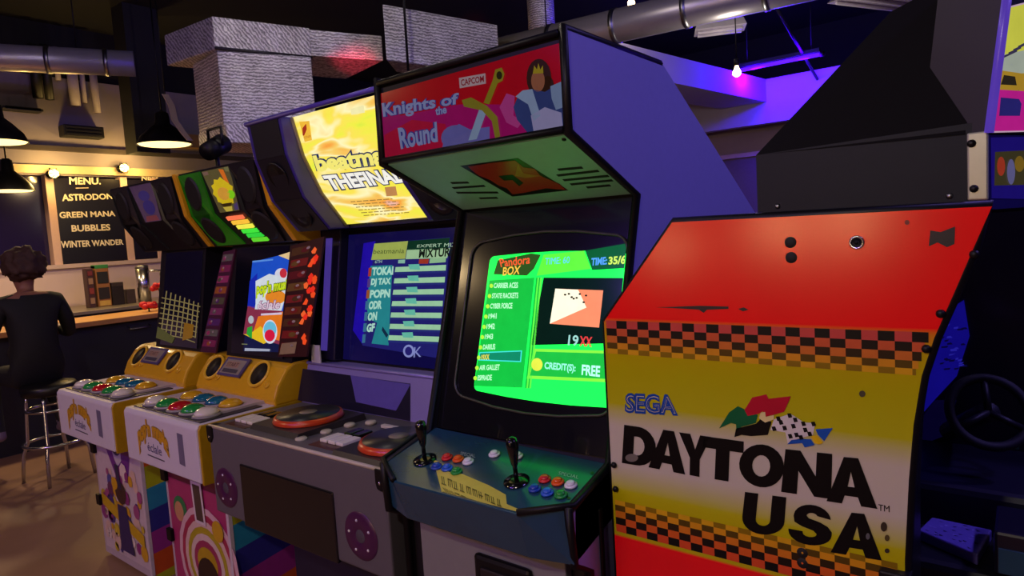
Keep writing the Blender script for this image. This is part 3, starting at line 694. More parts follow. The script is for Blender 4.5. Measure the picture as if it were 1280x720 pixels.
# curved lit marquee
def marquee_mat():
    m = bpy.data.materials.new('marquee_print'); m.use_nodes = True; nt = m.node_tree; N = nt.nodes.new; L = nt.links.new; b = nt.nodes['Principled BSDF']
    tc = N('ShaderNodeTexCoord'); mp_ = N('ShaderNodeMapping'); mp_.inputs['Rotation'].default_value = (0, .7, 0); mp_.inputs['Scale'].default_value = (2.2, 2.5, 6.5); mp_.inputs['Location'].default_value = (1.3, .4, 2.1); L(tc.outputs['Object'], mp_.inputs['Vector'])
    nz = N('ShaderNodeTexNoise'); nz.inputs['Scale'].default_value = 1.5; nz.inputs['Detail'].default_value = 2.5; nz.inputs['Distortion'].default_value = .6; L(mp_.outputs[0], nz.inputs['Vector'])
    cr = N('ShaderNodeValToRGB'); el = cr.color_ramp.elements
    for k, (p, c) in enumerate(((.28,'a8e040'), (.38,'e8e83c'), (.47,'f4dc50'), (.54,'f8f0b8'), (.60,'f0c860'), (.68,'f09a30'), (.76,'e8b0a0'))):
        e = el[k] if k < 2 else el.new(p); e.position = p; e.color = (*lin(c), 1)
    L(nz.outputs['Fac'], cr.inputs[0]); L(cr.outputs[0], b.inputs['Emission Color']); b.inputs['Emission Strength'].default_value = 1.05; b.inputs['Base Color'].default_value = (.1,.1,.05,1); b.inputs['Roughness'].default_value = .2
    return m
mv = []; mfaces = []
mp = hb
MQ = loft('marquee', [Vector((mqx0,y,z)) for y, z in mp]+[Vector((mqx0,1.86,1.765)),Vector((mqx0,1.72,2.20))], [Vector((mqx1,y,z)) for y, z in mp]+[Vector((mqx1,1.86,1.765)),Vector((mqx1,1.72,2.20))], marquee_mat(), B)
segs = [PlYZ(a, b) for a, b in zip(mp, mp[1:])]
def A3(x, y): return (370+x/4.361, 120+y/4.361)
def clip_z(pts, zlo, zhi):
    def half(P, f):
        out = []
        for i in range(len(P)):
            a, b = P[i], P[(i+1) % len(P)]; fa, fb = f(a), f(b)
            if fa >= 0: out.append(a)
            if fa*fb < 0: out.append(a+(b-a)*(fa/(fa-fb)))
        return out
    P = half(pts, lambda v: v.z-zlo); return half(P, lambda v: zhi-v.z) if len(P) > 2 else P
class BentArt:
    """print on a marquee bent along X: each segment takes what falls on it"""
    def __init__(s, prof, x0, x1, **k):
        s.pr = prof; s.arts = [Art(PlYZ(a, b), **k) for a, b in zip(prof, prof[1:])]; s.x = (x0, x1)
    def poly(s, pts, c, lay=1, **k):
        for a, (y1, z1), (y0, z0) in zip(s.arts, s.pr, s.pr[1:]):
            P = [a.pl.px(*p) for p in pts]; P = clip_z(P, z0, z1)
            P = [Vector((min(max(v.x, s.x[0]), s.x[1]), v.y, v.z)) for v in P]
            if len(P) > 2: a.p3([P], c, lay, **k)
    def text(s, t, q, c, lay=2, bold=0, **k):
        # q in pixels, on the segment that holds the text centre; text wraps by vertex
        def hit(px):
            for a, (y1, z1), (y0, z0) in zip(s.arts, s.pr, s.pr[1:]):
                v = a.pl.px(*px)
                if z0-1e-4 <= v.z <= z1+1e-4: return v+a.pl.n*.0006*lay
            a = s.arts[0] if s.arts[0].pl.px(*px).z > s.pr[0][1] else s.arts[-1]
            return a.pl.px(*px)+a.pl.n*.0006*lay
        vs, fs = text_mesh(t, bold); a = s.arts[0]; o = len(a.v)
        pts = []
        for u, v in vs:
            x = (q[0][0]*(1-u)+q[1][0]*u)*v+(q[3][0]*(1-u)+q[2][0]*u)*(1-v); y = (q[0][1]*(1-u)+q[1][1]*u)*v+(q[3][1]*(1-u)+q[2][1]*u)*(1-v)
            pts.append(hit((x, y)))
        a.v += pts; mi = a.mat(c, **k)
        for f in fs:
            p = [pts[i] for i in f[:3]]
            f2 = f if (p[1]-p[0]).cross(p[2]-p[0]).dot(a.pl.n) > 0 else f[::-1]
            a.f.append(tuple(i+o for i in f2)); a.mi.append(mi)
    def build(s, name, parent, label=None):
        A0 = s.arts[0]
        for a in s.arts[1:]:
            o = len(A0.v); A0.v += a.v; A0.f += [tuple(i+o for i in f) for f in a.f]
            mp_ = []
            for m in a.ms:
                if m not in A0.ms: A0.ms.append(m)
                mp_.append(A0.ms.index(m))
            A0.mi += [mp_[i] for i in a.mi]
        return A0.build(name, parent, label)
m = BentArt(mp, mqx0+.004, mqx1-.004, rough=.15, emit=.95)
m.poly([A3(*p) for p in ((20,140),(75,135),(90,240),(50,250))], 'f0b838', 4); m.poly([A3(*p) for p in ((38,175),(58,150),(62,180),(48,215),(40,215))], 'a03018', 5)
m.build('maker_logo', MQ); m = BentArt(mp, mqx0+.004, mqx1-.004, rough=.15, emit=.95)
m.text('KONAMI', [A3(*p) for p in ((48,218),(82,212),(84,226),(50,232))], 'b06020', 5)
m.poly([A3(*p) for p in ((300,70),(372,48),(378,90),(305,102))], 'f4ecb0', 4)
m.poly([A3(*p) for p in ((485,495),(545,490),(555,540),(495,545))], 'c08850', 4)
m.build('small_print', MQ); m = BentArt(mp, mqx0+.004, mqx1-.004, rough=.15, emit=.95)
m.text('beatmania', [A3(*p) for p in ((88,318),(620,240),(640,360),(118,418))], '1c2a58', 6, .10); m.text('beatmania', [A3(*p) for p in ((92,324),(616,247),(634,354),(122,412))], 'f8ea78', 7, .042)
m.build('title_lettering', MQ, 'yellow outlined title lettering'); m = BentArt(mp, mqx0+.004, mqx1-.004, rough=.15, emit=.95)
m.text('THEFINAL', [A3(*p) for p in ((140,428),(560,386),(612,470),(190,520))], '1a2450', 6, .10); m.text('THEFINAL', [A3(*p) for p in ((146,432),(554,392),(602,466),(196,512))], 'f8f4ea', 7, .045)
m.build('subtitle_lettering', MQ, 'white outlined lettering'); m = BentArt(mp, mqx0+.004, mqx1-.004, rough=.15, emit=.95)
random.seed(5)
for k in range(6):
    x = 300+k*14; y = 572+k*15; s0 = x
    while s0 < x+230:
        ln = random.uniform(10, 34); m.poly([A3(*p) for p in ((s0,y-(s0-x)*.07),(s0+ln,y-(s0+ln-x)*.07),(s0+ln+2,y+4-(s0+ln-x)*.07),(s0+2,y+4-(s0-x)*.07))], '8a7038', 5); s0 += ln+7
m.build('caption_lines', MQ)
tube('marquee_frame', [(mqx0,y-.004,z-.003) for y, z in mp], .008, M('#8a7c60', .35), B, 8); tube('marquee_frame', [(mqx1,y-.004,z-.003) for y, z in mp], .008, M('#8a7c60', .35), B, 8)

# ================================================================== BUTTON MUSIC CABINETS
def push_cabinet(x0, x1, label, lit):
    c = (x0+x1)/2
    T = thing('button_cabinet', label, 'arcade machine', (c, 1.9, 0), 'yellow button music cabinets')
    # lower body with printed front and rainbow side
    lx0, lx1, ly = x0+.045, x1-.085, 1.39
    box('lower_body', lx0, lx1, ly, 2.25, .02, 1.0, M('#b9a9b4', .5, grain=.05), T)
    fa = Art(PlY(ly), rough=.35); zt_, zb_ = .76, .06
    Q = [Vector((lx0+.02,ly,zt_)), Vector((lx1-.02,ly,zt_)), Vector((lx1-.02,ly,zb_)), Vector((lx0+.02,ly,zb_))]
    if not lit:
        fa.uv(Q, [(0,0),(1,0),(1,1),(0,1)], 'c8b8c0', 1)
        fa.uv(Q, [(.12,1),(.88,1),(.70,.62),(.45,.62)], '6a1f8a', 2); fa.uv(Q, [(.38,1),(.62,1),(.60,.78),(.5,.72),(.42,.8)], 'c0b8c8', 3); fa.uvell(Q, .5, .87, .10, .06, '2a2058', 4)
        random.seed(11)
        for k in range(70):
            u, v = random.random()*.9+.05, random.random()*.66+.04; r_ = random.uniform(.03, .09)
            fa.uvell(Q, u, v, r_, r_*.9, random.choice(('d8b8a8','3a2a78','8a2a78','c8b030','4a4a98','e0d0c8','a04880','d0a020','602858')), 4+k % 5, n=7)
        fa.uv(Q, [(.05,.36),(.95,.16),(.95,.26),(.05,.46)], 'c8a418', 10)
        # plain generic figure shapes
        fa.uvell(Q, .52, .52, .12, .09, '3a2020', 10); fa.uv(Q, [(.42,.42),(.62,.42),(.70,.05),(.40,.05)], '28205a', 11); fa.uvell(Q, .40, .58, .07, .05, 'd0a018', 11)
        fa.uv(Q, [(.44,.74),(.52,.74),(.56,.55),(.48,.55)], '20204a', 11)
    else:
        fa.uv(Q, [(0,0),(1,0),(1,1),(0,1)], 'a83068', 1); fa.uv(Q, [(0,.80),(1,.80),(1,.88),(0,.90)], '6a1838', 2)
        fa.uv(Q, [(0,1),(.25,1),(.20,.90),(0,.86)], '2a1a48', 2); fa.uvell(Q, .22, .93, .09, .05, 'd8b8a0', 3); fa.uvell(Q, .24, .93, .05, .03, '2a1a20', 4)
        for k, cc in enumerate(('d8b0b8','a82a50','d8b8b0','b0a020','d8c0b8','a03058','b89818')):
            fa.uvell(Q, .62, .30, .50-k*.055, .38-k*.045, cc, 5+k)
        fa.uvell(Q, .62, .20, .18, .14, '2a1810', 13); fa.uv(Q, [(.46,.84),(.64,.84),(.66,.56),(.48,.56)], 'd8ccd0', 13); fa.uv(Q, [(.49,.82),(.61,.82),(.63,.58),(.51,.58)], '4a3c34', 14)
        fa.uvell(Q, .20, .60, .12, .09, '2a8048', 4); fa.uvell(Q, .18, .58, .08, .07, 'c89068', 5); fa.uvell(Q, .85, .56, .09, .07, 'c8a020', 14)
    fa.build('front_artwork', T, 'colourful printed front')
    for zz in ((.60,.66), (.30,.36)):
        box('hinge', lx0-.012, lx0+.035, ly-.018, ly, zz[0], zz[1], BLACK, T, .003)
    box('panel_edge', lx1-.018, lx1+.003, ly-.006, ly+.01, .04, .76, M('#c9bcc4', .4), T)
    rp = Plane((lx1,0,0), (1,0,0)); ra = Art(rp, rough=.4)
    cols = ('a83a7a','d8661e','b0b81c','2a8aae','30308a','98308a','c8521e','a8b01c','2a9aae','4a4a98','a83a80','d8661e')
    for k, cc in enumerate(cols):
        za = .84-k*.115
        ra.p3([[Vector((lx1,ly+.01,za)),Vector((lx1,2.2,za+.10)),Vector((lx1,2.2,za+.10-.115)),Vector((lx1,ly+.01,za-.115))]], cc, 1)
    ra.build('rainbow_side', T, 'rainbow striped side')
    # console box: white face, yellow sides
    CBX = prism_x('console', [(1.25,.97),(1.262,.985),(1.74,.985),(1.74,.74),(1.45,.735),(1.25,.745)], x0+.012, x1-.012, WHITEP, T, .006)
    for xa in (x0, x1-.014): prism_x('console_side', [(1.256,.965),(1.266,.985),(1.74,.982),(1.74,.735),(1.45,.728),(1.256,.738)], xa, xa+.014, M('#b08a10', .4), T, .003)
    la = Art(PlY(1.25), rough=.4)
    w_ = x1-x0
    Q = [Vector((x0,1.25,.985)), Vector((x1,1.25,.985)), Vector((x1,1.25,.745)), Vector((x0,1.25,.745))]
    vs, fs = text_mesh("pop'n music", .05)
    for bold, cc, lay in ((.11, '6a5418', 1), (.06, 'c8961c', 2)):
        vs, fs = text_mesh("pop'n music", bold); P = []
        for u, v in vs:
            h = .42+.26*abs(2*u-1); b0 = .50-.36*(2*u-1)**2
            P.append(la.quadpt(Q, .20+.42*u, b0+h*v*(.85)))
        out = [f if (P[f[1]]-P[f[0]]).cross(P[f[2]]-P[f[0]]).dot(la.pl.n) > 0 else f[::-1] for f in fs]
        la._add(P, out, la.mat(cc), .0006*lay)
    la.build('logo_print', CBX, 'yellow arched logo lettering'); la = Art(PlY(1.25), rough=.4)
    q4 = [la.quadpt(Q, u, v) for u, v in ((.33,.46),(.52,.44),(.52,.27),(.33,.29))]
    la.text('éclale', [tuple(v) for v in q4], '3a3a70', 2)
    la.uv(Q, [(.32,.22),(.55,.20),(.55,.175),(.32,.195)], '4a4458', 2)
    la.build('console_lettering', CBX, 'small dark lettering'); la = Art(PlY(1.25), rough=.4)
    la.uv(Q, [(.745,.80),(.815,.79),(.815,.22),(.745,.24)], '6a6480', 1)
    la.build('console_print', CBX, 'grey sticker')
    box('button_plate', x0+.04, x1-.04, 1.285, 1.565, .985, .990, M('#2a2430', .35, grain=.4, scale=60), T, .002)
    cols1 = ('d8d0c4','1f8a3c','b81420','1f8a3c','d8d0c4'); cols2 = ('d8a41c','14607c','14607c','d8a41c')
    for k in range(5):
        bx = x0+.12+k*(w_-.24)/4; bt = lathe('button', (bx,1.355,.990), (0,0,1), [(.060,0),(.060,.006),(.055,.010)], M('#8a8488', .3), T, 24)
        lathe('button_dome', (bx,1.355,.990), (0,0,1), [(.052,.008),(.050,.018),(.040,.029),(.022,.036),(0,.038)], M('#'+cols1[k], .15, coat=.5), bt, 24)
    for k in range(4):
        bx = x0+.195+k*(w_-.24)/4; bt = lathe('button', (bx,1.485,.990), (0,0,1), [(.060,0),(.060,.006),(.055,.010)], M('#8a8488', .3), T, 24)
        lathe('button_dome', (bx,1.485,.990), (0,0,1), [(.052,.008),(.050,.018),(.040,.029),(.022,.036),(0,.038)], M('#'+cols2[k], .15, coat=.5), bt, 24)
    # yellow moulded riser with round holes
    rprof = [(1.605,.98),(1.60,1.01),(1.625,1.07),(1.675,1.135),(1.715,1.158),(1.80,1.158),(1.80,.98)]
    RS = prism_x('yellow_riser', rprof, x0, x1, YEL, T, .010)
    pr = PlYZ((1.625,1.07), (1.675,1.135)); rn = pr.n
    def rp_(fx, fz): return Vector((x0+w_*fx, 1.612+.075*fz, 1.052+.098*fz))
    for fx in (.16, .74):
        cpt = rp_(fx, .52)
        bm = bmesh.new(); ring = []
        u_ = Vector((1,0,0)); v_ = rn.cross(u_)
        for k in range(24):
            a = 2*math.pi*k/24; ring.append(cpt+u_*.066*math.cos(a)+v_*.062*math.sin(a)+rn*.003)
        bm_tube(bm, ring, .008, 8, closed=True); from_bm('hole_rim', bm, M('#e8b830', .3), RS, smooth=True)
        lathe('speaker_hole', cpt, rn, [(.060,.004),(.058,.002),(0,.0015)], M('#0c0806', .7), RS, 24)
    for fx in (.30, .88):
        cpt = rp_(fx-.03 if fx < .5 else fx, .18); lathe('small_ring', cpt, rn, [(.020,0),(.020,.005),(.014,.005),(.013,.0)], YEL, RS, 18, cap=False)
    A4 = [rp_(.29,1.02), rp_(.58,1.02), rp_(.55,.22), rp_(.26,.22)]
    pl_ = loft('card_plate', [v+rn*.004 for v in A4], [v+rn*.012 for v in A4], M('#4a3c6e', .35), RS)
    pa = Art(Plane(A4[0]+rn*.0122, rn), rough=.4); A5 = [v+rn*.0122 for v in A4]
    pa.uv(A5, [(.08,.12),(.92,.12),(.92,.88),(.08,.88)], '8a8078', 1); pa.uv(A5, [(.15,.45),(.7,.45),(.7,.78),(.15,.78)], '9a7a6a', 2); pa.uv(A5, [(.15,.18),(.8,.18),(.8,.38),(.15,.38)], '3a3448', 2)
    pa.text('START', [tuple(pa.quadpt(A5, u, v)) for u, v in ((.18,.72),(.66,.72),(.66,.50),(.18,.50))], '4a2a30', 3)
    pa.build('card_print', RS)
    # monitor
    SA_, SB_ = (1.80,1.70), (1.71,1.16)
    pm = PlYZ(SA_, SB_)
    def ml(x, t, o=0): return Vector((x, SA_[0]+(SB_[0]-SA_[0])*t, SA_[1]+(SB_[1]-SA_[1])*t))+pm.n*o
    def mslab(nm, xa, xb, ta, tb, o0, o1, mt, par): return loft(nm, [ml(xa,ta,o0),ml(xb,ta,o0),ml(xb,tb,o0),ml(xa,tb,o0)], [ml(xa,ta,o1),ml(xb,ta,o1),ml(xb,tb,o1),ml(xa,tb,o1)], mt, par)
    prism_x('monitor_body', [(1.80,1.72),(1.71,1.15),(2.25,1.0),(2.25,1.72)], x0+(.13 if lit else .20), x1-.01, M('#141018', .4), T)
    return T, pm, ml, mslab
def head(T, x0, x1, lit):
    pf = [(1.622,2.075),(1.665,1.865),(1.775,1.705)]
    prism_x('head_body', pf+[(2.25,1.70),(2.25,2.075)], x0, x1-.03, M('#0f0e13', .35), T, .004)
    tr = prism_x('head_trim', [(y-.008, z+.004) for y, z in pf]+[(1.90,1.70),(1.90,2.08)], x1-.034, x1, M('#d39a12', .4), T, .004)
    w_ = x1-x0-.034; n1 = PlYZ(pf[0], pf[1]).n; n2 = PlYZ(pf[1], pf[2]).n
    def hp(fx, t): # t 0..1 down upper face, 1..2 down lower face
        a, b = (pf[0], pf[1]) if t <= 1 else (pf[1], pf[2]); tt = t if t <= 1 else t-1
        return Vector((x0+w_*fx, a[0]+(b[0]-a[0])*tt, a[1]+(b[1]-a[1])*tt))
    # speaker pods, an oval above and an oval below on each side
    for fx, xa, xb in ((.16, .02, .31), (.84, .69, .985)):
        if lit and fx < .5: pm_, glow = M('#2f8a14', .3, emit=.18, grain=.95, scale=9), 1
        else: pm_, glow = M('#141317', .3), 0
        pod = loft('speaker_pod', [hp(xa,.04), hp(xb,.04), hp(xb+(.03 if fx<.5 else -.03),1), hp(xb+(.13 if fx < .5 else -.06),1.96), hp(xa+.06 if fx<.5 else xa+.1,1.96), hp(xa+.02,1)],
                   [v+n1*.010 for v in (hp(xa,.04), hp(xb,.04), hp(xb+(.03 if fx<.5 else -.03),1), hp(xb+(.13 if fx < .5 else -.06),1.96), hp(xa+.06 if fx<.5 else xa+.1,1.96), hp(xa+.02,1))], pm_, T)
        for t, rx, rz in ((.50, .068, .085), (1.45, .075, .080)):
            c = hp(fx+(.03 if t > 1 and fx < .5 else 0), t); n = n1 if t < 1 else n2; u_ = Vector((1,0,0)); v_ = n.cross(u_)
            A4 = [c+n*.011+u_*rx*math.cos(a)+v_*rz*math.sin(a) for a in (2*math.pi*k/24 for k in range(24))]; B4_ = [c+n*.018+u_*rx*.85*math.cos(a)+v_*rz*.88*math.sin(a) for a in (2*math.pi*k/24 for k in range(24))]
            loft('speaker_grille', A4, B4_, M('#060608', .6), pod)
    ha = Art(PlYZ(pf[0], pf[1]), rough=.2, **({'emit': .62} if lit else {}))
    Q = [hp(.325,.05), hp(.68,.05), hp(.655,1.0), hp(.41,1.0)]
    if lit:
        E0 = dict(emit=.16); ha.uv(Q, [(0,0),(1,0),(1,1),(0,1)], 'a89a58', 1, **E0)
        star = []
        for k in range(22):
            a = 2*math.pi*k/22; r_ = 1 if k % 2 else .84; star.append((.52+.46*r_*math.cos(a), .45+.36*r_*math.sin(a)))
        ha.uv(Q, star, 'e8c818', 2); ha.uv(Q, [(.62,.98),(.78,.95),(.86,.62),(.7,.72)], 'e8741c', 3); ha.uvell(Q, .52, .42, .25, .15, 'e8a838', 4)
        ha.uvell(Q, .82, .38, .16, .10, '8ae018', 4); ha.uv(Q, [(.22,.20),(.78,.20),(.66,.12),(.34,.12)], '6a5010', 5, **E0); ha.uv(Q, [(.28,.12),(.72,.12),(.68,.01),(.36,.01)], 'd8c048', 5)
        ha.uv(Q, [(.80,.02),(1,.02),(1,.20),(.82,.14)], '8a70c8', 5, **E0); ha.uv(Q, [(.02,.98),(.22,.98),(.22,.9),(.04,.9)], 'd8a890', 3, **E0); ha.uv(Q, [(.82,.99),(.97,.99),(.97,.88),(.84,.9)], 'd0cc80', 3, **E0)
    else:
        ha.uv(Q, [(0,0),(1,0),(1,1),(0,1)], '6a5a78', 1); ha.uvell(Q, .5, .70, .26, .14, '4a48a0', 2); ha.uvell(Q, .55, .38, .30, .20, '3c3c98', 2); ha.uv(Q, [(.1,.02),(.9,.02),(.8,.16),(.2,.16)], 'a05858', 2)
    ha.build('head_picture', T, 'lit yellow badge picture' if lit else 'unlit dull violet picture')
    if lit:
        for k, cc in enumerate(('f07048','f0b838','e8e048','38d838','2ac838','58c828')):
            t0, t1 = 1.12+k*.135, 1.12+k*.135+.10; A4 = [hp(.46+k*.022,t0), hp(.66+k*.018,t0), hp(.66+k*.018,t1), hp(.46+k*.022,t1)]
            loft('level_light', [v+n2*.002 for v in A4], [v+n2*.010 for v in A4], M('#'+cc, .3, emit=1.1), T)
T2, pm2, ml2, ms2 = push_cabinet(-3.335, -2.628, 'yellow button music cabinet next to the grey turntable cabinet, with colourful lit screen', True)
T1, pm1, ml1, ms1 = push_cabinet(-4.19, -3.463, 'yellow button music cabinet at the far end of the row, with dark screen', False)
head(T2, -3.34, -2.60, True); head(T1, -4.16, -3.36, False)
# second cabinet: lit screen and printed side strips
sx = [pm2.px(306,325).x, pm2.px(362,316).x]
SC = ms2('screen', pm2.px(300,322).x-.02, pm2.px(357,380).x+.01, .02, .98, .001, .006, M('#0d0c18', .12, coat=.2), T2)
pq = Plane(pm2.p+pm2.n*.0065, pm2.n)
s = Art(pq, rough=.12, emit=.85)
def P4(x, y): return (290+x/4.967, 305+y/4.967)
s.poly([P4(*p) for p in ((128,112),(368,52),(300,672),(70,665))], '10205a', 1, emit=.4)
s.poly([P4(*p) for p in ((128,112),(290,72),(362,52),(335,430),(100,380))], '1c50c8', 2); s.poly([P4(*p) for p in ((112,230),(160,180),(150,400),(98,390))], '1a2ab0', 3)
s.poly([P4(*p) for p in ((290,72),(366,48),(360,100))], 'e8c890', 3); s.poly([P4(*p) for p in ((130,105),(258,92),(257,102),(129,116))], '5a90e0', 4)
s.ell(*P4(308,190), 8, 8, 'd8d8e8', 4); s.ell(*P4(322,182), 4.5, 6, 'c83040', 5)
s.poly([P4(*p) for p in ((100,385),(330,420),(300,625),(72,560))], '88304a', 3); s.poly([P4(*p) for p in ((165,450),(320,420),(296,600),(130,560))], 'e87a20', 4)
s.poly([P4(*p) for p in ((110,560),(180,510),(260,590),(200,620),(75,560))], 'e8c020', 5)
s.poly([P4(*p) for p in ((150,230),(235,185),(345,215),(335,330),(310,415),(145,405),(150,370))], 'd8e0e8', 5)
s.ell(*P4(275,330), 13, 9, 'e88a28', 6)
s.text("pop'n music", [P4(*p) for p in ((158,238),(375,205),(360,300),(152,345))], '20301a', 7, .10); s.text("pop'n music", [P4(*p) for p in ((160,240),(372,209),(358,296),(155,340))], 'c8e020', 8, .05)
s.text('éclale', [P4(*p) for p in ((165,350),(315,345),(300,405),(160,410))], '8a5a80', 7, .08); s.text('éclale', [P4(*p) for p in ((168,354),(312,349),(298,402),(163,406))], 'e0c8d8', 8, .02)
s.poly([P4(*p) for p in ((185,432),(315,425),(313,438),(184,444))], 'd8c8e0', 7)
s.ell(*P4(240,545), 9, 15, 'd8e0f0', 6); s.ell(*P4(241,530), 8, 10, '6ac0e0', 7); s.ell(*P4(240,568), 6.5, 7.5, 'd81a40', 8)
s.ell(*P4(122,470), 3.4, 5, 'b8c0c8', 6); s.poly([P4(*p) for p in ((100,520),(130,510),(128,590),(95,560))], '28a838', 6)
s.poly([P4(*p) for p in ((84,646),(240,652),(238,666),(82,664))], 'c0c8e0', 6, emit=.6); s.poly([P4(*p) for p in ((65,618),(100,620),(100,626),(64,624))], '98a070', 6, emit=.4)
s.build('screen_overlay', SC, 'blue and orange music game title picture')
def strip(T, pm, quad, base, cols, glow, seed, name):
    A4 = [pm.px(*p)+pm.n*.008 for p in quad]
    o = loft('side_strip', [v-pm.n*.006 for v in A4], [v+pm.n*.004 for v in A4], M(base, .4), T)
    a = Art(Plane(A4[0]+pm.n*.0042, pm.n), rough=.4); A5 = [v+pm.n*.0042 for v in A4]; random.seed(seed)
    for k in range(9):
        v0 = .97-k*.105
        a.uv(A5, [(.08,v0),(.92 if not glow else .62,v0-.01),(.9 if not glow else .6,v0-.075),(.05,v0-.07)], cols[k % len(cols)], 1)
        a.uvell(A5, random.uniform(.2,.5), v0-.04, .12, .022, cols[(k+2) % len(cols)], 2); a.uvell(A5, random.uniform(.3,.6), v0-.03, .06, .012, 'b0a0a0', 3, n=8)
    if glow:
        for k in range(22):
            v0 = random.uniform(.12, .90); u0 = random.uniform(.66, .94)
            a.uv(A5, [(u0-.09,v0+random.uniform(-.02,.03)),(u0,v0+.035),(u0+.07,v0+.01),(u0+.04,v0-.025),(u0-.05,v0-.02)], random.choice(('f04a1c','e82a18','f0602a')), 4+k % 4, emit=.9)
        a.uv(A5, [(.10,.12),(.62,.13),(.60,.03),(.06,.02)], 'a08a68', 3)
    a.build('strip_print', o, 'printed strip with glowing red marks' if glow else 'pink printed strip')
strip(T2, pm2, ((366,308),(408,296),(386,446),(350,446)), '#3a0d14', ('5a3a1c','8a2020','6a1020','7a5a28','902428','7a3a18'), True, 2, 's')
strip(T2, pm2, ((282,315),(297,312),(272,441),(253,440)), '#4a1838', ('6a6a60','8a2a5a','a83a70','a8602a','5a5a40','8a3a6a','5a2a70'), False, 4, 's')
# first cabinet: dark screen with a lattice reflection painted on as a dim glow
SC = ms1('screen', pm1.px(205,380).x, -3.50, .02, .98, .001, .006, M('#1c1a30', .10, coat=.5), T1)
s = Art(Plane(pm1.p+pm1.n*.0065, pm1.n), rough=.15, emit=.34)
def P1_(x, y): return (180+x/4.235, 290+y/4.235)
random.seed(8)
for k in range(8):
    x = 108+k*24; s.poly([P1_(x+10,312+k*9), P1_(x+15,312+k*9), P1_(x-15+k*2,540+k*3), P1_(x-20+k*2,540+k*3)], 'c8b070', 2)
for k in range(8):
    y = 345+k*27; s.poly([P1_(95-k*3,y), P1_(200,y+22), P1_(300-k*4,y+48), P1_(300-k*4,y+53), P1_(200,y+28), P1_(95-k*3,y+5)], 'b8a468', 3)
s.poly([P1_(*p) for p in ((215,480),(265,490),(258,560),(205,575))], 'b07818', 4); s.poly([P1_(*p) for p in ((75,500),(165,560),(150,590),(65,560))], '6a6a30', 4)
s.build('screen_overlay', SC, 'painted reflection of a yellow lattice')
# ================================================================== BAR ON THE LEFT
XBAR = -7.0
bc = PlX(XBAR); cz = bc.px(99,403).z
BAR = thing('bar_counter', 'dark bar counter with pale wooden top under the menu board', 'counter', (XBAR-.3, 3.0, 0))
box('counter_front', XBAR-.55, XBAR-.06, -1.5, 6.5, 0, cz-.05, M('#15161a', .6), BAR)
box('counter_top', XBAR-.62, XBAR+.03, -1.5, 6.5, cz-.05, cz, M('#c08a4a', .4, grain=.2, scale=10), BAR, .006)
p = bc.px(176, 407); tube('foot_hook', [(XBAR-.05,p.y-.10,p.z),(XBAR-.0,p.y-.10,p.z-.02),(XBAR-.0,p.y+.10,p.z-.02),(XBAR-.05,p.y+.10,p.z)], .008, STEEL, BAR, 8)
BB = thing('back_counter', 'low steel back counter behind the bar', 'counter', (-8.6, 3.0, 0))
bz_ = PlX(-8.3).px(150, 384).z
box('counter_body', -9.4, -8.35, -1.5, 6.5, 0, bz_-.04, M('#3a3634', .5), BB); box('steel_top', -9.45, -8.3, -1.5, 6.5, bz_-.04, bz_, M('#9a8f80', .35, .7), BB, .004)
pb = PlX(-8.75)
def bar_box(px0, px1, mat, name, label, cat, depth=.16, extra=None, base=None):
    a, b = pb.px(*px0), pb.px(*px1); z0 = bz_ if base is None else base
    return a, b, z0
def shelf_item(name, x0, x1, ytop, mat, label, cat, lid=None, pic=None):
    a, b = pb.px(x0, ytop), pb.px(x1, ytop)
    t = thing(name, label, cat, (-8.75, (a.y+b.y)/2, bz_))
    box('body', -8.87, -8.75, a.y, b.y, bz_, a.z, mat, t, .006)
    if lid: box('lid', -8.87, -8.748, a.y, b.y, a.z-.04, a.z+.005, lid, t, .004)
    if pic:
        for (za, zb_, m_) in pic:
            h = a.z-bz_; box('label_panel', -8.752, -8.742, a.y+.015, b.y-.015, bz_+h*za, bz_+h*zb_, m_, t)
    return t
shelf_item('bottle_rack', 107, 116, 336, M('#3a1c1a', .5), 'narrow dark red rack beside the green topped carton', 'rack', None, ((.1,.25,M('#8a6a50')),(.35,.5,M('#7a2a22')),(.6,.75,M('#8a6a50')),(.82,.93,M('#6a2020'))))
shelf_item('drink_carton', 118, 135, 332, M('#8a5a2a', .5), 'tall carton with green top and dark pictures on the back counter', 'carton', M('#2a7a34'), ((.56,.84,M('#141810')),(.18,.46,M('#1c140c')),(.02,.14,M('#b89440'))))
shelf_item('canister', 139, 154, 354, M('#2c2622', .35, .4), 'squat dark canister right of the green topped carton', 'canister', M('#4a4038', .3, .5))
shelf_item('carafe', 158, 169, 362, M('#3a2e26', .35), 'short dark jug in front of the steel tap tower', 'jug')
a = pb.px(177, 335); TW = thing('tap_tower', 'tall steel beer tap tower with side spout on the back counter', 'tap', (-8.75, a.y, bz_))
tube('column', [(-8.75,a.y,bz_),(-8.75,a.y,a.z)], .075, CHROME, TW, 18); tube('spout', [(-8.75,a.y,a.z-.06),(-8.72,a.y+.12,a.z-.04),(-8.7,a.y+.2,a.z-.05),(-8.7,a.y+.2,a.z-.11)], .016, CHROME, TW, 10)
lathe('cap', (-8.75,a.y,a.z), (0,0,1), [(.078,0),(.07,.03),(0,.04)], STEEL, TW, 18)
for k, px in enumerate(((189,352),(192,366))):
    q = pb.px(*px); t = thing('glass_bottle', ('clear glass bottle nearest the tap spout', 'clear glass bottle farthest along the back counter')[k], 'bottle', (-8.7+k*.1, q.y+.12, bz_)); q.y += .12
    lathe('bottle_body', (-8.7+k*.1,q.y,bz_), (0,0,1), [(.04,0),(.04,.16),(.015,.21),(.015,.27)], M('#b89a70', .12), t, 14); lathe('cap', (-8.7+k*.1,q.y,bz_+.27), (0,0,1), [(.017,0),(.017,.02),(0,.021)], BLACK, t, 10)
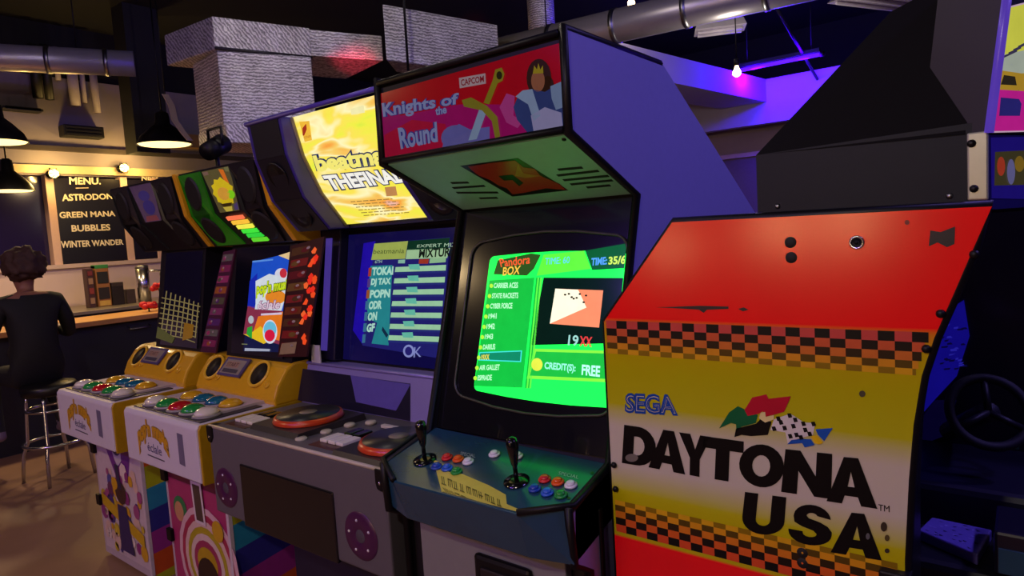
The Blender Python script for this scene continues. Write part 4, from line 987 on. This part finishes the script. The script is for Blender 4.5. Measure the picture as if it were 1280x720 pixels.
pk = PlX(XBAR-.25)
def flower(px, label):
    q = pk.px(*px); t = thing('red_flower', label, 'flower', (q.x, q.y, cz))
    random.seed(int(px[1]))
    for k in range(7):
        a = 2*math.pi*k/7; e = Vector((math.cos(a)*.045, math.sin(a)*.055, random.uniform(-.01,.03)))
        lathe('petal', q+e, e+Vector((0,0,.05)), [(.0,-.03),(.028,-.01),(.034,.012),(.016,.034),(0,.038)], M('#c8141c', .5), t, 8)
    tube('stem', [(q.x,q.y,cz),(q.x,q.y,q.z)], .008, M('#20401c'), t, 6)
flower((199,360), 'upper red flower standing on the bar top'); flower((186,384), 'lower red flower standing on the bar top')
# menu board
y0, y1 = posts[3]+.05, posts[4]-.05
MB_ = thing('menu_board', 'black menu board with white letters between two pale posts', 'sign', (XW+.02, (y0+y1)/2, SILL))
box('board', XW+.005, XW+.03, y0, y1, SILL+.025, HEAD-.03, M('#120f1c', .3), MB_, .003)
pmn = PlX(XW+.031)
s = Art(pmn, rough=.5)
def N2(x, y): return (x/4.5, 180+y/4.5)
for t, q in (('MENU.', ((388,186),(566,190),(568,228),(390,228))), ('ASTRODON', ((346,282),(632,278),(636,310),(350,322))), ('GREEN MANA', ((332,382),(646,376),(650,406),(336,418))), ('BUBBLES', ((400,456),(618,450),(622,486),(404,494))), ('WINTER WANDER', ((340,546),(692,536),(696,566),(344,586)))):
    s = Art(pmn, rough=.5); s.text(t, [N2(*p) for p in q], 'e8dcc0', 1, .03); s.build('menu_line', MB_, 'white capital letters')
s = Art(pmn, rough=.5)
s.poly([N2(*p) for p in ((425,246),(498,244),(498,249),(425,251))], 'c8b8a0', 1)
s.build('menu_underline', MB_)
# second board, mostly hidden by the far cabinet
y2, y3 = posts[4]+.05, posts[5]-.04
M2 = thing('menu_board', 'second menu board mostly hidden behind the far cabinet head', 'sign', (XW+.02, (y2+y3)/2, SILL))
box('board', XW+.005, XW+.03, y2, y3+.45, SILL+.025, HEAD-.03, M('#120f1c', .3), M2, .003)
s = Art(pmn, rough=.5); s.text('NEW', [(177,220),(199,218),(199,224),(177,226)], 'e8dcc0', 1, .02); s.build('menu_lettering', M2)
# bare bulb wall lights
def wall_bulb(px, label, power):
    q = PlX(XW+.16).px(*px); t = thing('wall_light', label, 'lamp', (XW+.05, q.y, q.z))
    lathe('mount', (XW+.05,q.y,q.z), (1,0,0), [(.05,0),(.05,.015),(.02,.03),(.02,.05)], BLACK, t, 16)
    lathe('bulb', (XW+.10,q.y,q.z), (1,0,0), [(.02,0),(.03,.02),(.052,.06),(.05,.09),(.03,.11),(0,.118)], M('#ffcf70', .2, emit=9, grain=.02), t, 18)
    bm = bmesh.new()
    for k in range(6):
        a = 2*math.pi*k/6; bm_tube(bm, [(XW+.08,q.y+.03*math.cos(a),q.z+.03*math.sin(a)),(XW+.15,q.y+.075*math.cos(a),q.z+.075*math.sin(a)),(XW+.235,q.y+.03*math.cos(a),q.z+.03*math.sin(a))], .004, 6)
    from_bm('wire_cage', bm, BLACK, t)
    lamp('bulb_light', (XW+.29,q.y,q.z+.01), power, (1,.62,.17), .05, t)
wall_bulb((67,217), 'caged bulb above the left post of the menu board', 22); wall_bulb((155,210), 'caged bulb above the right post of the menu board', 22)
# pendants
def pendant(c, r, label, power, group='black pendant lamps'):
    c = Vector(c); t = thing('pendant_lamp', label, 'lamp', c, group)
    lathe('shade', c, (0,0,1), [(r,0),(r*.99,.012),(r*.86,.08),(r*.55,.16),(r*.28,.22),(r*.24,.33),(.03,.35),(0,.35)], M('#0c0b0c', .4), t, 28, cap=False)
    lathe('diffuser', c+Vector((0,0,.012)), (0,0,-1), [(r*.96,0),(r*.9,.012),(r*.5,.02),(0,.024)], M('#ffd98a', .3, emit=2.6, grain=.02), t, 28)
    tube('cord', [c+Vector((0,0,.34)), (c.x,c.y,ZC)], .008, BLACK, t, 6)
    lamp('pendant_light', c-Vector((0,0,.06)), power, (1,.70,.36), r*.6, t, 'AREA')
    return t
q = PlX(-7.3).px(206,181); pendant(q, .27, 'black pendant lamp right of the menu board', 24)
q = PlX(-7.3).px(-2,178); pendant(q, .23, 'black pendant lamp at the left edge of the photo, the higher one', 24)
q = PlX(-8.7).px(12,239); pendant(q, .23, 'black pendant lamp at the left edge, hung lower in front of the window', 10)
# ---- stools and person
def stool(c, label, seat_z=.76):
    c = Vector((c[0], c[1], 0)); t = thing('bar_stool', label, 'stool', c)
    lathe('seat', c+Vector((0,0,seat_z-.09)), (0,0,1), [(.16,0),(.185,.01),(.19,.06),(.17,.085),(0,.09)], M('#0e0c0f', .4), t, 28)
    for k in range(4):
        a = math.radians(45+90*k+12); d = Vector((math.cos(a), math.sin(a), 0))
        tube('leg', [c+d*.15+Vector((0,0,seat_z-.09)), c+d*.165+Vector((0,0,seat_z-.14)), c+d*.185+Vector((0,0,.30)), c+d*.22+Vector((0,0,.22)), c+d*.24+Vector((0,0,0.0))], .0135, CHROME, t, 10)
    for nm, rr_, z in (('seat_ring',.165,seat_z-.20), ('foot_ring',.205,.30)):
        tube(nm, [c+Vector((rr_*math.cos(2*math.pi*k/32), rr_*math.sin(2*math.pi*k/32), z)) for k in range(32)], .011, CHROME, t, 8, closed=True)
fl = PlZ(0); f1, f2 = fl.px(20,607), fl.px(76,611)
sc_ = (f1+f2)/2+Vector((-.08,.17,0)); stool(sc_, 'chrome bar stool under the person in black')
hd = PlX(sc_.x-.14).px(30, 340)
# person seated, back to the camera, facing the bar
def person():
    o = Vector((hd.x, hd.y, 0)); hz = hd.z
    J = {}; E_ = []; Rr = {}
    def j(n, p, r, par=None, r2=None):
        J[n] = o+Vector(p); Rr[n] = (r, r2 or r)
        if par: E_.append((par, n))
    j('pelvis', (.06,0,.84), .15, None, .17); j('waist', (.06,0,1.0), .135, 'pelvis', .155); j('chest', (.03,0,1.22), .15, 'waist', .18); j('uchest', (.02,0,1.36), .125, 'chest', .17)
    j('neck', (-.005,0,1.455), .058, 'uchest'); j('neck2', (-.02,0,hz-.13), .056, 'neck'); j('jaw', (-.04,0,hz-.06), .078, 'neck2'); j('skull', (-.02,0,hz+.03), .092, 'jaw'); j('crown', (-.015,0,hz+.09), .06, 'skull')
    for s, S in ((1,'a'), (-1,'b')):
        j('sh'+S, (.02,s*.185,1.375), .075, 'uchest'); j('ub'+S, (.03,s*.235,1.25), .062, 'sh'+S); j('el'+S, (-.03,s*.27,1.10), .048, 'ub'+S); j('fa'+S, (-.20,s*.22,1.155), .042, 'el'+S); j('wr'+S, (-.33,s*.16,1.19), .030, 'fa'+S); j('pa'+S, (-.40,s*.13,1.195), .034, 'wr'+S)
        for k in range(4):
            dy = (k-1.5)*.022; j('f%d%s' % (k,S), (-.445,s*.13+dy,1.20), .010, 'pa'+S); j('g%d%s' % (k,S), (-.485+abs(k-1.4)*.008,s*.13+dy*1.1,1.19), .009, 'f%d%s' % (k,S))
        j('th'+S, (-.385,s*.13-s*.038,1.20), .011, 'wr'+S); j('tt'+S, (-.42,s*.13-s*.060,1.195), .010, 'th'+S)
        j('hip'+S, (.0,s*.10,.82), .11, 'pelvis'); j('mid'+S, (-.20,s*.15,.82), .085, 'hip'+S); j('kn'+S, (-.40,s*.19,.80), .062, 'mid'+S)
        if s > 0: j('ca'+S, (-.36,s*.20,.58), .055, 'kn'+S); j('an'+S, (-.22,s*.20,.36), .038, 'ca'+S); j('he'+S, (-.20,s*.20,.315), .040, 'an'+S); j('to'+S, (-.33,s*.21,.305), .034, 'he'+S)
        else: j('ca'+S, (-.38,s*.20,.58), .055, 'kn'+S); j('an'+S, (-.30,s*.20,.36), .038, 'ca'+S); j('he'+S, (-.28,s*.20,.315), .040, 'an'+S); j('to'+S, (-.42,s*.20,.31), .034, 'he'+S)
    names = list(J); ix = {n: i for i, n in enumerate(names)}
    me = bpy.data.meshes.new('body'); me.from_pydata([tuple(J[n]) for n in names], [(ix[a], ix[b]) for a, b in E_], [])
    ob = bpy.data.objects.new('body', me); COL.objects.link(ob)
    md = ob.modifiers.new('skin', 'SKIN'); md.use_smooth_shade = True
    sv = me.skin_vertices[0].data
    for n in names: sv[ix[n]].radius = Rr[n]
    sv[ix['pelvis']].use_root = True
    sb = ob.modifiers.new('sub', 'SUBSURF'); sb.levels = 2
    dg = bpy.context.evaluated_depsgraph_get(); dg.update()
    m2 = bpy.data.meshes.new_from_object(ob.evaluated_get(dg)); bpy.data.objects.remove(ob)
    t = thing('person', 'person in a black shirt seated at the bar with back to camera', 'person', (o.x+.06, o.y, 0))
    m2.materials.clear()
    for mt in (M('#8a5a48', .5), M('#0a090b', .8), M('#0d0c12', .8), M('#6a5a6c', .5)): m2.materials.append(mt)
    for pl in m2.polygons:
        c = pl.center-o; pl.use_smooth = True
        if c.z > hz-.185 and abs(c.y) < .12 and c.z > 1.43: mi = 0
        elif c.z < .345+.03 and c.x < -.12: mi = 3
        elif c.x < -.10 and c.z > 1.02: mi = 0
        elif c.z < .93: mi = 2
        else: mi = 1
        pl.material_index = mi
    put('body', m2, t)
    # tousled dark hair
    bm = bmesh.new(); bmesh.ops.create_icosphere(bm, subdivisions=4, radius=1)
    for v in bm.verts:
        d = v.co.normalized(); n = noise.noise(d*3.2+Vector((4,1,2)))*.22+noise.noise(d*9)*.16
        sx_, sy_, sz_ = .128, .138, .15
        v.co = Vector((d.x*sx_*(1+n), d.y*sy_*(1+n), d.z*sz_*(1+n)))
        if d.x < -.35 and d.z < .25: v.co.x *= .72
        if d.z < -.5: v.co.z *= .75
        v.co += o+Vector((.005, 0, hz+.045))
    from_bm('hair', bm, M('#3a2216', .8, grain=.4, scale=60), t, smooth=True)
    # face details on the side towards the bar
    for s in (1, -1):
        lathe('ear', o+Vector((-.01, s*.092, hz-.01)), (0,s,0), [(.028,-.01),(.03,.004),(.018,.012),(0,.010)], M('#8a5a48', .5), t, 12)
        lathe('eye', o+Vector((-.108, s*.033, hz+.0)), (-1,0,0), [(.012,-.006),(.010,.003),(0,.005)], M('#d8d0c8', .3), t, 10)
    loft('nose', [o+Vector((-.11,-.006,hz+.005)), o+Vector((-.11,.006,hz+.005)), o+Vector((-.115,.016,hz-.045)), o+Vector((-.115,-.016,hz-.045))], [o+Vector((-.118,-.004,hz+.002)), o+Vector((-.118,.004,hz+.002)), o+Vector((-.142,.009,hz-.042)), o+Vector((-.142,-.009,hz-.042))], M('#8a5a48', .5), t, .003)
    loft('mouth', [o+Vector((-.108,-.024,hz-.068)), o+Vector((-.108,.024,hz-.068)), o+Vector((-.108,.020,hz-.080)), o+Vector((-.108,-.020,hz-.080))], [o+Vector((-.122,-.018,hz-.069)), o+Vector((-.122,.018,hz-.069)), o+Vector((-.122,.015,hz-.079)), o+Vector((-.122,-.015,hz-.079))], M('#6a3030', .5), t)
person()

# ================================================================== DUCTS AND CEILING THINGS
def foil_mat(name, sc1, vert):
    m = bpy.data.materials.new(name); m.use_nodes = True; nt = m.node_tree; N = nt.nodes.new; L = nt.links.new; b = nt.nodes['Principled BSDF']
    b.inputs['Metallic'].default_value = .6; b.inputs['Roughness'].default_value = .36
    tc = N('ShaderNodeTexCoord'); wv = N('ShaderNodeTexWave'); wv.wave_type = 'BANDS'; wv.bands_direction = 'DIAGONAL' if vert else 'Z'
    wv.inputs['Scale'].default_value = sc1; wv.inputs['Distortion'].default_value = 7; wv.inputs['Detail'].default_value = 6; wv.inputs['Detail Scale'].default_value = 2.2; wv.inputs['Detail Roughness'].default_value = .65
    L(tc.outputs['Object'], wv.inputs['Vector'])
    nz = N('ShaderNodeTexNoise'); nz.inputs['Scale'].default_value = 5; nz.inputs['Detail'].default_value = 8; nz.inputs['Roughness'].default_value = .75; L(tc.outputs['Object'], nz.inputs['Vector'])
    mx = N('ShaderNodeMix'); mx.data_type = 'FLOAT'; mx.inputs['Factor'].default_value = .62; L(wv.outputs['Fac'], mx.inputs['A']); L(nz.outputs['Fac'], mx.inputs['B'])
    cr = N('ShaderNodeValToRGB'); cr.color_ramp.elements[0].position = .28; cr.color_ramp.elements[0].color = (.22,.21,.22,1); cr.color_ramp.elements[1].position = .75; cr.color_ramp.elements[1].color = (.95,.92,.94,1)
    L(mx.outputs['Result'], cr.inputs[0]); L(cr.outputs[0], b.inputs['Base Color'])
    bp = N('ShaderNodeBump'); bp.inputs['Strength'].default_value = .55; bp.inputs['Distance'].default_value = .02; L(mx.outputs['Result'], bp.inputs['Height']); L(bp.outputs['Normal'], b.inputs['Normal'])
    return m
FOIL = foil_mat('foil_wrap', 13, False); FOILV = foil_mat('foil_wrap_b', 15, True)
def foot_prism(name, pts, z0, z1, mat, parent, bevel=0):
    return loft(name, [(p[0],p[1],z0) for p in pts], [(p[0],p[1],z1) for p in pts], mat, parent, bevel)
def pz(px, z): v = PlZ(z).px(*px); return (v.x, v.y)
FD = thing('foil_duct', 'foil wrapped rectangular air duct with a hanging drop box above the cabinets', 'duct', (-4.8, 3.0, 2.6))
z1, z0 = 3.44, 3.20
a_ = pz((265,20), z1); b_ = pz((205,44), z1); d_ = pz((387,35), z1); e_ = pz((477,43), z1)
def off(p, dx, dy): return (p[0]+dx, p[1]+dy)
foot_prism('trunk', [a_, d_, off(d_,-.66,.10), off(b_,.0,.05), b_], z0, z1, FOILV, FD, .008)
foot_prism('trunk_end', [d_, e_, off(e_,-.7,.15), off(d_,-.66,.10)], z0+.02, z1-.01, FOIL, FD, .008)
da_ = (a_[0]-.01, a_[1]+.02); db = pz((391,70), z0)
foot_prism('drop_box', [da_, (d_[0]+.03,d_[1]-.03), (d_[0]-.50,d_[1]+.06), (da_[0]-.50,da_[1]+.06)], 2.62, z0, FOIL, FD, .008)
cc_ = [(da_[0]-.02,da_[1]+.0,2.70),(d_[0]+.02,d_[1]-.03,2.70)]
foot_prism('drop_collar', [(da_[0]+.03,da_[1]+.0), (d_[0]+.06,d_[1]-.04), (d_[0]-.52,d_[1]+.08), (da_[0]-.52,da_[1]+.06)], 2.50, 2.645, FOILV, FD, .01)
tube('seam_strip', [(a_[0]+.006,a_[1]-.005,z0+.005),(d_[0]+.008,d_[1]-.005,z0+.005)], .012, M('#1c1a1c', .5), FD, 6)
F2 = thing('foil_duct', 'foil wrapped box duct between the red lit duct and the round duct', 'duct', (-3.9, 4.2, 3.1))
a2, b2 = pz((478,8), 3.5), pz((622,34), 3.5)
foot_prism('box', [a2, b2, off(b2,-.45,.12), off(a2,-.22,.30)], 3.09, 3.52, FOIL, F2, .01)
# round ducts
def round_duct(p0, p1, r, label, mat, bands, hang=True):
    p0, p1 = Vector(p0), Vector(p1); t = thing('round_duct', label, 'duct', (p0+p1)/2)
    tube('pipe', [p0, p1], r, mat, t, 28)
    for k in range(bands):
        f = (k+.5)/bands; c = p0.lerp(p1, f); d = (p1-p0).normalized(); tube('seam_band', [c-d*.02, c+d*.02], r+.008, STEEL, t, 28, smooth=True)
    if hang:
        for f in (.2, .8): c = p0.lerp(p1, f); tube('hanger', [c+Vector((0,0,r)), (c.x,c.y,ZC)], .006, BLACK, t, 6)
    return t
GALV = M('#b4b0b4', .38, .6, grain=.15, scale=6)
qa, qb = Vector((*pz((600,62),3.42), 3.42)), Vector((*pz((960,-16),3.42), 3.42))
dd = (qb-qa); qc = qa+dd*1.6; qc.y = qa.y+ (dd.y)*1.6
round_duct(qa+Vector((-.3,.2,0)), qc, .14, 'round silver duct running over the violet sided cabinet', GALV, 7)
qa, qb = Vector((*pz((-40,70),3.65), 3.65)), Vector((*pz((168,80),3.65), 3.65))
round_duct(qa+(qa-qb)*.8, qb, .125, 'round silver duct on the left above the bar', GALV, 5)
# vertical foil sleeve
q = pz((676,12), 4.15); t = thing('foil_sleeve', 'crinkled foil sleeve hanging above the round duct', 'duct', (q[0],q[1],3.6))
tube('sleeve', [(q[0],q[1],3.85),(q[0],q[1],4.2),(q[0],q[1],ZC)], .15, FOIL, t, 20)
# thin hanger rod
q = pz((510,85), 3.0); tg = tube('hanger_rod', [(q[0],q[1],2.98),(q[0]+.02,q[1],ZC)], .010, BLACK); tag(tg, 'thin black rod hanging from ceiling in front of the foil duct', 'rod')
# strip light fixtures
def fixture(px0, px1, z, wdt, label, emit=0):
    a = Vector((*pz(px0,z), z)); b = Vector((*pz(px1,z), z)); d = (b-a).normalized(); n = Vector((-d.y,d.x,0))*wdt
    t = thing('strip_light', label, 'lamp', (a+b)/2, 'unlit strip lights on the ceiling')
    A4 = [a-n, b-n, b+n, a+n]; loft('housing', [v+Vector((0,0,0)) for v in A4], [v*1+Vector((0,0,.07))-((v-(a+b)/2)*.12) for v in A4], M('#c9c2d4', .5), t, .004)
    for s in (-.45, .45): tube('lamp_tube', [a+n*s+d*.03-Vector((0,0,.012)), b+n*s-d*.03-Vector((0,0,.012))], .016, M('#d8d2e4', .3), t, 10)
    for f in (.15, .85): c = a.lerp(b, f); tube('chain', [c+Vector((0,0,.07)), (c.x,c.y,ZC)], .004, BLACK, t, 5)
fixture((868,42), (932,34), 3.42, .12, 'small white strip light left of the violet tube')
fixture((1050,-2), (1180,14), 3.42, .13, 'large white strip light near the black head box')
# violet tubes
def uv_tube(a, b, label, power, r=.022, grp='violet neon tubes', em=5, col=(.30,.13,1)):
    a, b = Vector(a), Vector(b); t = thing('neon_tube', label, 'lamp', (a+b)/2, grp); d = (b-a).normalized()
    tube('tube', [a, b], r, M('#4c12f5', .3, emit=em, grain=.02), t, 12)
    for e, s in ((a,-1),(b,1)): tube('end_cap', [e, e+d*s*.05], r*1.3, DARK, t, 10)
    loft('batten', [v+Vector((0,0,r+.01)) for v in (a+Vector((0,-.03,0)), b+Vector((0,-.03,0)), b+Vector((0,.03,0)), a+Vector((0,.03,0)))], [v+Vector((0,0,r+.05)) for v in (a+Vector((0,-.03,0)), b+Vector((0,-.03,0)), b+Vector((0,.03,0)), a+Vector((0,.03,0)))], DARK, t)
    for f in (.1, .9): c = a.lerp(b, f); tube('hanger', [c+Vector((0,0,r+.05)), (c.x,c.y,ZC)], .006, BLACK, t, 5)
    for f in (.15, .85): lamp('tube_light', a.lerp(b, f)-Vector((0,0,.06)), power/2, col, .12, t)
za = 3.52; ta, tb = pz((925,88), za), pz((1025,68), za)
uv_tube((ta[0],ta[1],za), (tb[0],tb[1],za), 'violet neon tube glowing before the bulkhead', 240, em=2.2, col=(.042,.0,1))
uv_tube((1.6,1.2,3.7), (1.6,3.4,3.7), 'violet neon tube over the aisle beside the driving cabinet', 220, col=(.32,.24,1))
uv_tube((-3.2,-2.6,3.7), (-1.4,-2.6,3.7), 'unseen violet tube added behind the camera to tint the cabinet fronts', 190)  # unseen tube added to wash the cabinet fronts with violet
# bare hanging bulbs
def hang_bulb(px, z, label, power, at=None):
    q = Vector(at) if at else Vector((*pz(px,z), z)); t = thing('hanging_bulb', label, 'lamp', q, 'bare hanging bulbs')
    lathe('bulb', q+Vector((0,0,.05)), (0,0,-1), [(.013,0),(.018,.02),(.034,.05),(.032,.07),(.016,.086),(0,.09)], M('#ffd090', .2, emit=14, grain=.02), t, 16)
    lathe('socket', q+Vector((0,0,.05)), (0,0,1), [(.022,0),(.022,.05),(.01,.06)], BLACK, t, 12); tube('cord', [q+Vector((0,0,.1)), (q.x,q.y,ZC)], .005, BLACK, t, 5)
    lamp('bulb_light', q-Vector((0,0,.10)), power, (1,.88,.74), .05, t)
hang_bulb((921,90), 2.9, 'bare warm bulb hanging before the violet tube', 16); hang_bulb((789,3), 3.72, 'bare warm bulb hanging above the round duct', 6)
hang_bulb(None, 0, 'unseen bulb added over the aisle to light ducts and cabinet fronts', 16, (-2.3,.4,3.55)); hang_bulb(None, 0, 'unseen bulb added over the aisle to brighten the driving cabinet', 62, (-.4,-.9,2.9)); hang_bulb(None, 0, 'unseen bulb added above the turntable cabinet to brighten the ducts', 40, (-2.9,2.5,3.95))  # out-of-view bulbs added as fill for ducts, cabinet fronts and driving panel
q = Vector((*pz((948,145),3.1), 3.1)); pc_ = tube('pull_cord', [(q.x,q.y,3.05),(q.x,q.y,3.55)], .005, DARK, None, 5); tag(pc_, 'thin dark pull cord hanging before the pale alcove ceiling', 'cord')
lathe('pull_knob', (q.x,q.y,3.03), (0,0,1), [(0,-.03),(.02,-.01),(.015,.03),(0,.035)], BLACK, pc_, 8)
# sloping black brace by the black hood
qa = Vector((*pz((965,0),3.9),3.9)); qb = Vector((*pz((1028,110),3.3),3.3)); br = tube('ceiling_brace', [qa, qb], .018, M('#141218', .5), None, 8); tag(br, 'black sloping ceiling brace beside the violet tube', 'brace')
# pipes on the upper left wall
pw = PlX(XW+.10)
for k, (x, yt, yb) in enumerate(((44,88,122),(58,88,124),(72,90,100),(90,92,132),(102,92,128),(116,92,140))):
    a, b = pw.px(x, yt), pw.px(x, yb); r_ = (.06,.05,.03,.06,.03,.045)[k]; dk = k < 2
    o = tube('wall_pipe', [(XW+.10,a.y,a.z+.3),(XW+.10,a.y,b.z)], r_, M('#0d0c0e', .5) if dk else M('#9a9098', .5), None, 10)
    tag(o, ('black pipe at the left end of the upper wall', 'black pipe second from the left on the upper wall', 'short thin pale pipe on the upper wall', 'thick pale pipe on the upper wall', 'thin pale pipe right of the thick one', 'pale pipe at the right end of the upper wall')[k], 'pipe', 'pipes on the upper wall')
for k, (x0, x1, ya, yb) in enumerate(((76,128,156,174),(0,52,133,141))):
    a, b = pw.px(x0, ya), pw.px(x1, yb); a2_, b2_ = min(a.z,b.z), max(a.z,b.z)
    t = thing('wall_vent', ('black vent box on the wall below the pale pipes', 'black vent slot on the wall at the left edge')[k], 'vent', (XW,(a.y+b.y)/2,a2_)); box('vent_box', XW, XW+.18, a.y, b.y, a2_, b2_, M('#0b0a0c', .6), t, .01)
    for s in range(3): zz = a2_+(b2_-a2_)*(.2+.3*s); box('vent_slat', XW+.18, XW+.19, a.y+.03, b.y-.03, zz-.01, zz+.01, M('#1a181a', .5), t)
# pale wooden beam end above the pendant, warm wall beam behind far cabinets
q0_, q1_ = pw.px(160,172), pw.px(330,168)
t = box('wall_beam', XW+.05, XW+.25, q0_.y, q1_.y+.5, HEAD+.42, HEAD+.60, M('#8a6a48', .6, grain=.25, scale=5)); tag(t, 'brown wooden beam on the wall behind the pendant lamp', 'beam')
# stage spotlight with red lens
q = PlX(-3.5).px(270,184); SP = thing('stage_spotlight', 'black stage spotlight with glowing red lens above the far cabinets', 'lamp', q)
d = (Vector((-4.62,3.95,3.22))-q).normalized(); tube('housing', [q-d*.09, q+d*.07], [.048,.055], BLACK, SP, 20)
lathe('lens', q+d*.068, d, [(.052,0),(.042,.005),(0,.009)], M('#e01430', .15, emit=1.2), SP, 20)
tube('yoke', [q+Vector((.07,0,0)), q+Vector((.07,0,.10)), q+Vector((-.07,0,.10)), q+Vector((-.07,0,0))], .008, BLACK, SP, 8); tube('pole', [q, (q.x,q.y,2.078)], .012, BLACK, SP, 8)
lamp('red_beam', q+d*.10, 500, (1,.03,.08), .06, SP, 'SPOT', d.to_track_quat('-Z','Y').to_euler(), .20)
# pale strap hanging by the pendant
qs = [PlX(-6.6).px(*p) for p in ((206,118),(214,132),(218,150),(228,165),(237,176))]
w0 = Vector((0,.03,0)); A_ = [v-w0 for v in qs]+[v+w0 for v in qs[::-1]]
st = loft('hanging_strap', A_, [v+Vector((.012,0,0)) for v in A_], M('#b5aa9c', .6)); tag(st, 'pale strap dangling beside the pendant lamp', 'strap'); tube('strap_cord', [(qs[0].x+.006,qs[0].y,qs[0].z),(qs[0].x+.006,qs[0].y,ZC)], .005, BLACK, st, 5)
# red spot aimed at the underside of the duct
q = Vector((-2.9, 3.3, 2.05)); 
# ================================================================== RIGHT EDGE: NEIGHBOURING DRIVING SEAT AREA
N_ = thing('driving_console', 'dark driving console with steering wheel and blue lit sheet at the right edge', 'arcade machine', (.25, 2.4, 0))
pr_ = PlY(2.62)
qa, qb = pr_.px(1146,560), pr_.px(1300,262)
box('back_cabinet', qa.x-.3, qa.x+1.6, 2.64, 3.3, 0, qb.z, M('#0c0a18', .4), N_)
s = Art(pr_, rough=.3, emit=.34)
s.poly([(1140,500),(1172,395),(1205,375),(1212,420),(1196,470),(1168,500),(1142,530)], '1c14b8', 1)
s.poly([(1140,540),(1168,500),(1196,500),(1180,545),(1142,560)], '1a0f60', 1, emit=.12)
random.seed(6)
for k in range(26):
    x, y = random.uniform(1172,1204), random.uniform(392,462); s.poly([(x,y),(x+random.uniform(3,9),y-1),(x+random.uniform(3,9),y+1.5),(x,y+2)], random.choice(('3a34e8','100a50')), 2)
s.build('lit_sheet', N_, 'blue lit instruction sheet')
pd_ = PlY(2.32); d0 = pd_.px(1150,585)
box('dashboard', d0.x-.2, d0.x+1.5, 2.2, 2.64, .45, d0.z, M('#0f0b22', .5), N_, .02)
wc = pd_.px(1236,515); wn = Vector((.35,-.85,.45)).normalized(); u_, v_ = frame_dir(wn)
tube('steering_wheel', [wc+(u_*math.cos(2*math.pi*k/36)+v_*math.sin(2*math.pi*k/36))*.10 for k in range(36)], .014, M('#060508', .7), N_, 10, closed=True)
for k in range(3):
    a = 2*math.pi*k/3+.5; tube('wheel_spoke', [wc, wc+(u_*math.cos(a)+v_*math.sin(a))*.097], .010, DARK, N_, 8)
tube('steering_column', [wc, wc-wn*.35], .03, DARK, N_, 12)
box('wheel_badge', wc.x-.03, wc.x+.07, wc.y-.02, wc.y-.012, wc.z-.095, wc.z-.085, M('#2a6a60', .4), N_)
SE = thing('driving_seat', 'dark driving seat with a pale printed cover at the lower right', 'bench', (.05, 1.75, 0))  # driving seat beside the console, a plain box with a cover
ps = PlZ(.82); Q = [ps.px(1148,662), ps.px(1165,646), ps.px(1240,662), ps.px(1222,693)]
box('seat_base', min(v.x for v in Q)-.02, .6, 1.89, max(v.y for v in Q)+.03, .03, .79, M('#0d0b16', .5), SE, .02)
cv = loft('printed_cover', [v-Vector((0,0,.03)) for v in Q], Q, M('#6a5ab0', .5, grain=.2), SE, .004)
s = Art(Plane(Q[0], (0,0,1)), rough=.5); random.seed(9)
for k in range(34):
    u, v = random.uniform(.06,.9), random.uniform(.1,.9); s.uv(Q, [(u,v),(u+random.uniform(.02,.07),v+.03),(u+random.uniform(.02,.06),v-.05)], random.choice(('2a1f5a','1c1440','8f80d0')), 1)
s.build('cover_print', cv)
qn = ps.px(1262,690); bxx = thing('toy_box', 'dark glossy box with teal print at the lower right corner', 'box', (qn.x,qn.y,.8))
box('carton', qn.x-.03, qn.x+.25, qn.y-.08, qn.y+.10, .792, .90, M('#141026', .35), bxx, .008); box('teal_label', qn.x-.02, qn.x+.10, qn.y-.086, qn.y-.08, .80, .86, M('#1f4a6a', .35), bxx); box('mauve_label', qn.x+.11, qn.x+.2, qn.y-.086, qn.y-.08, .82, .88, M('#5a3a78', .35), bxx)
# lamps behind the photographer (their glow shows in the glossy red panel)
def globe(c, r, label, s):
    c = Vector(c); t = thing('globe_lamp', label, 'lamp', c, 'warm globe lamps behind the photographer')
    bm = bmesh.new(); bmesh.ops.create_icosphere(bm, subdivisions=3, radius=r)
    for v in bm.verts: v.co += c
    from_bm('globe', bm, M('#ffc88c', .3, emit=s, grain=.02), t, smooth=True); lathe('holder', c+Vector((0,0,r-.01)), (0,0,1), [(.05,0),(.05,.05),(.02,.08)], BLACK, t, 14)
    tube('cord', [c+Vector((0,0,r+.06)), (c.x,c.y,ZC)], .006, BLACK, t, 6)
globe((-.86,-1.77,1.66), .10, 'warm globe lamp behind the photographer, the nearest to the driving cabinet', 60)
globe((-1.28,-1.77,1.64), .10, 'warm globe lamp behind the photographer, the middle one', 60)
globe((-2.05,-1.77,1.52), .09, 'warm globe lamp behind the photographer, the leftmost one', 50)
pendant((-4.6,-1.2,3.2), .27, 'unseen pendant lamp added to light the cabinet fronts and floor', 30)  # added out of view as general warm fill
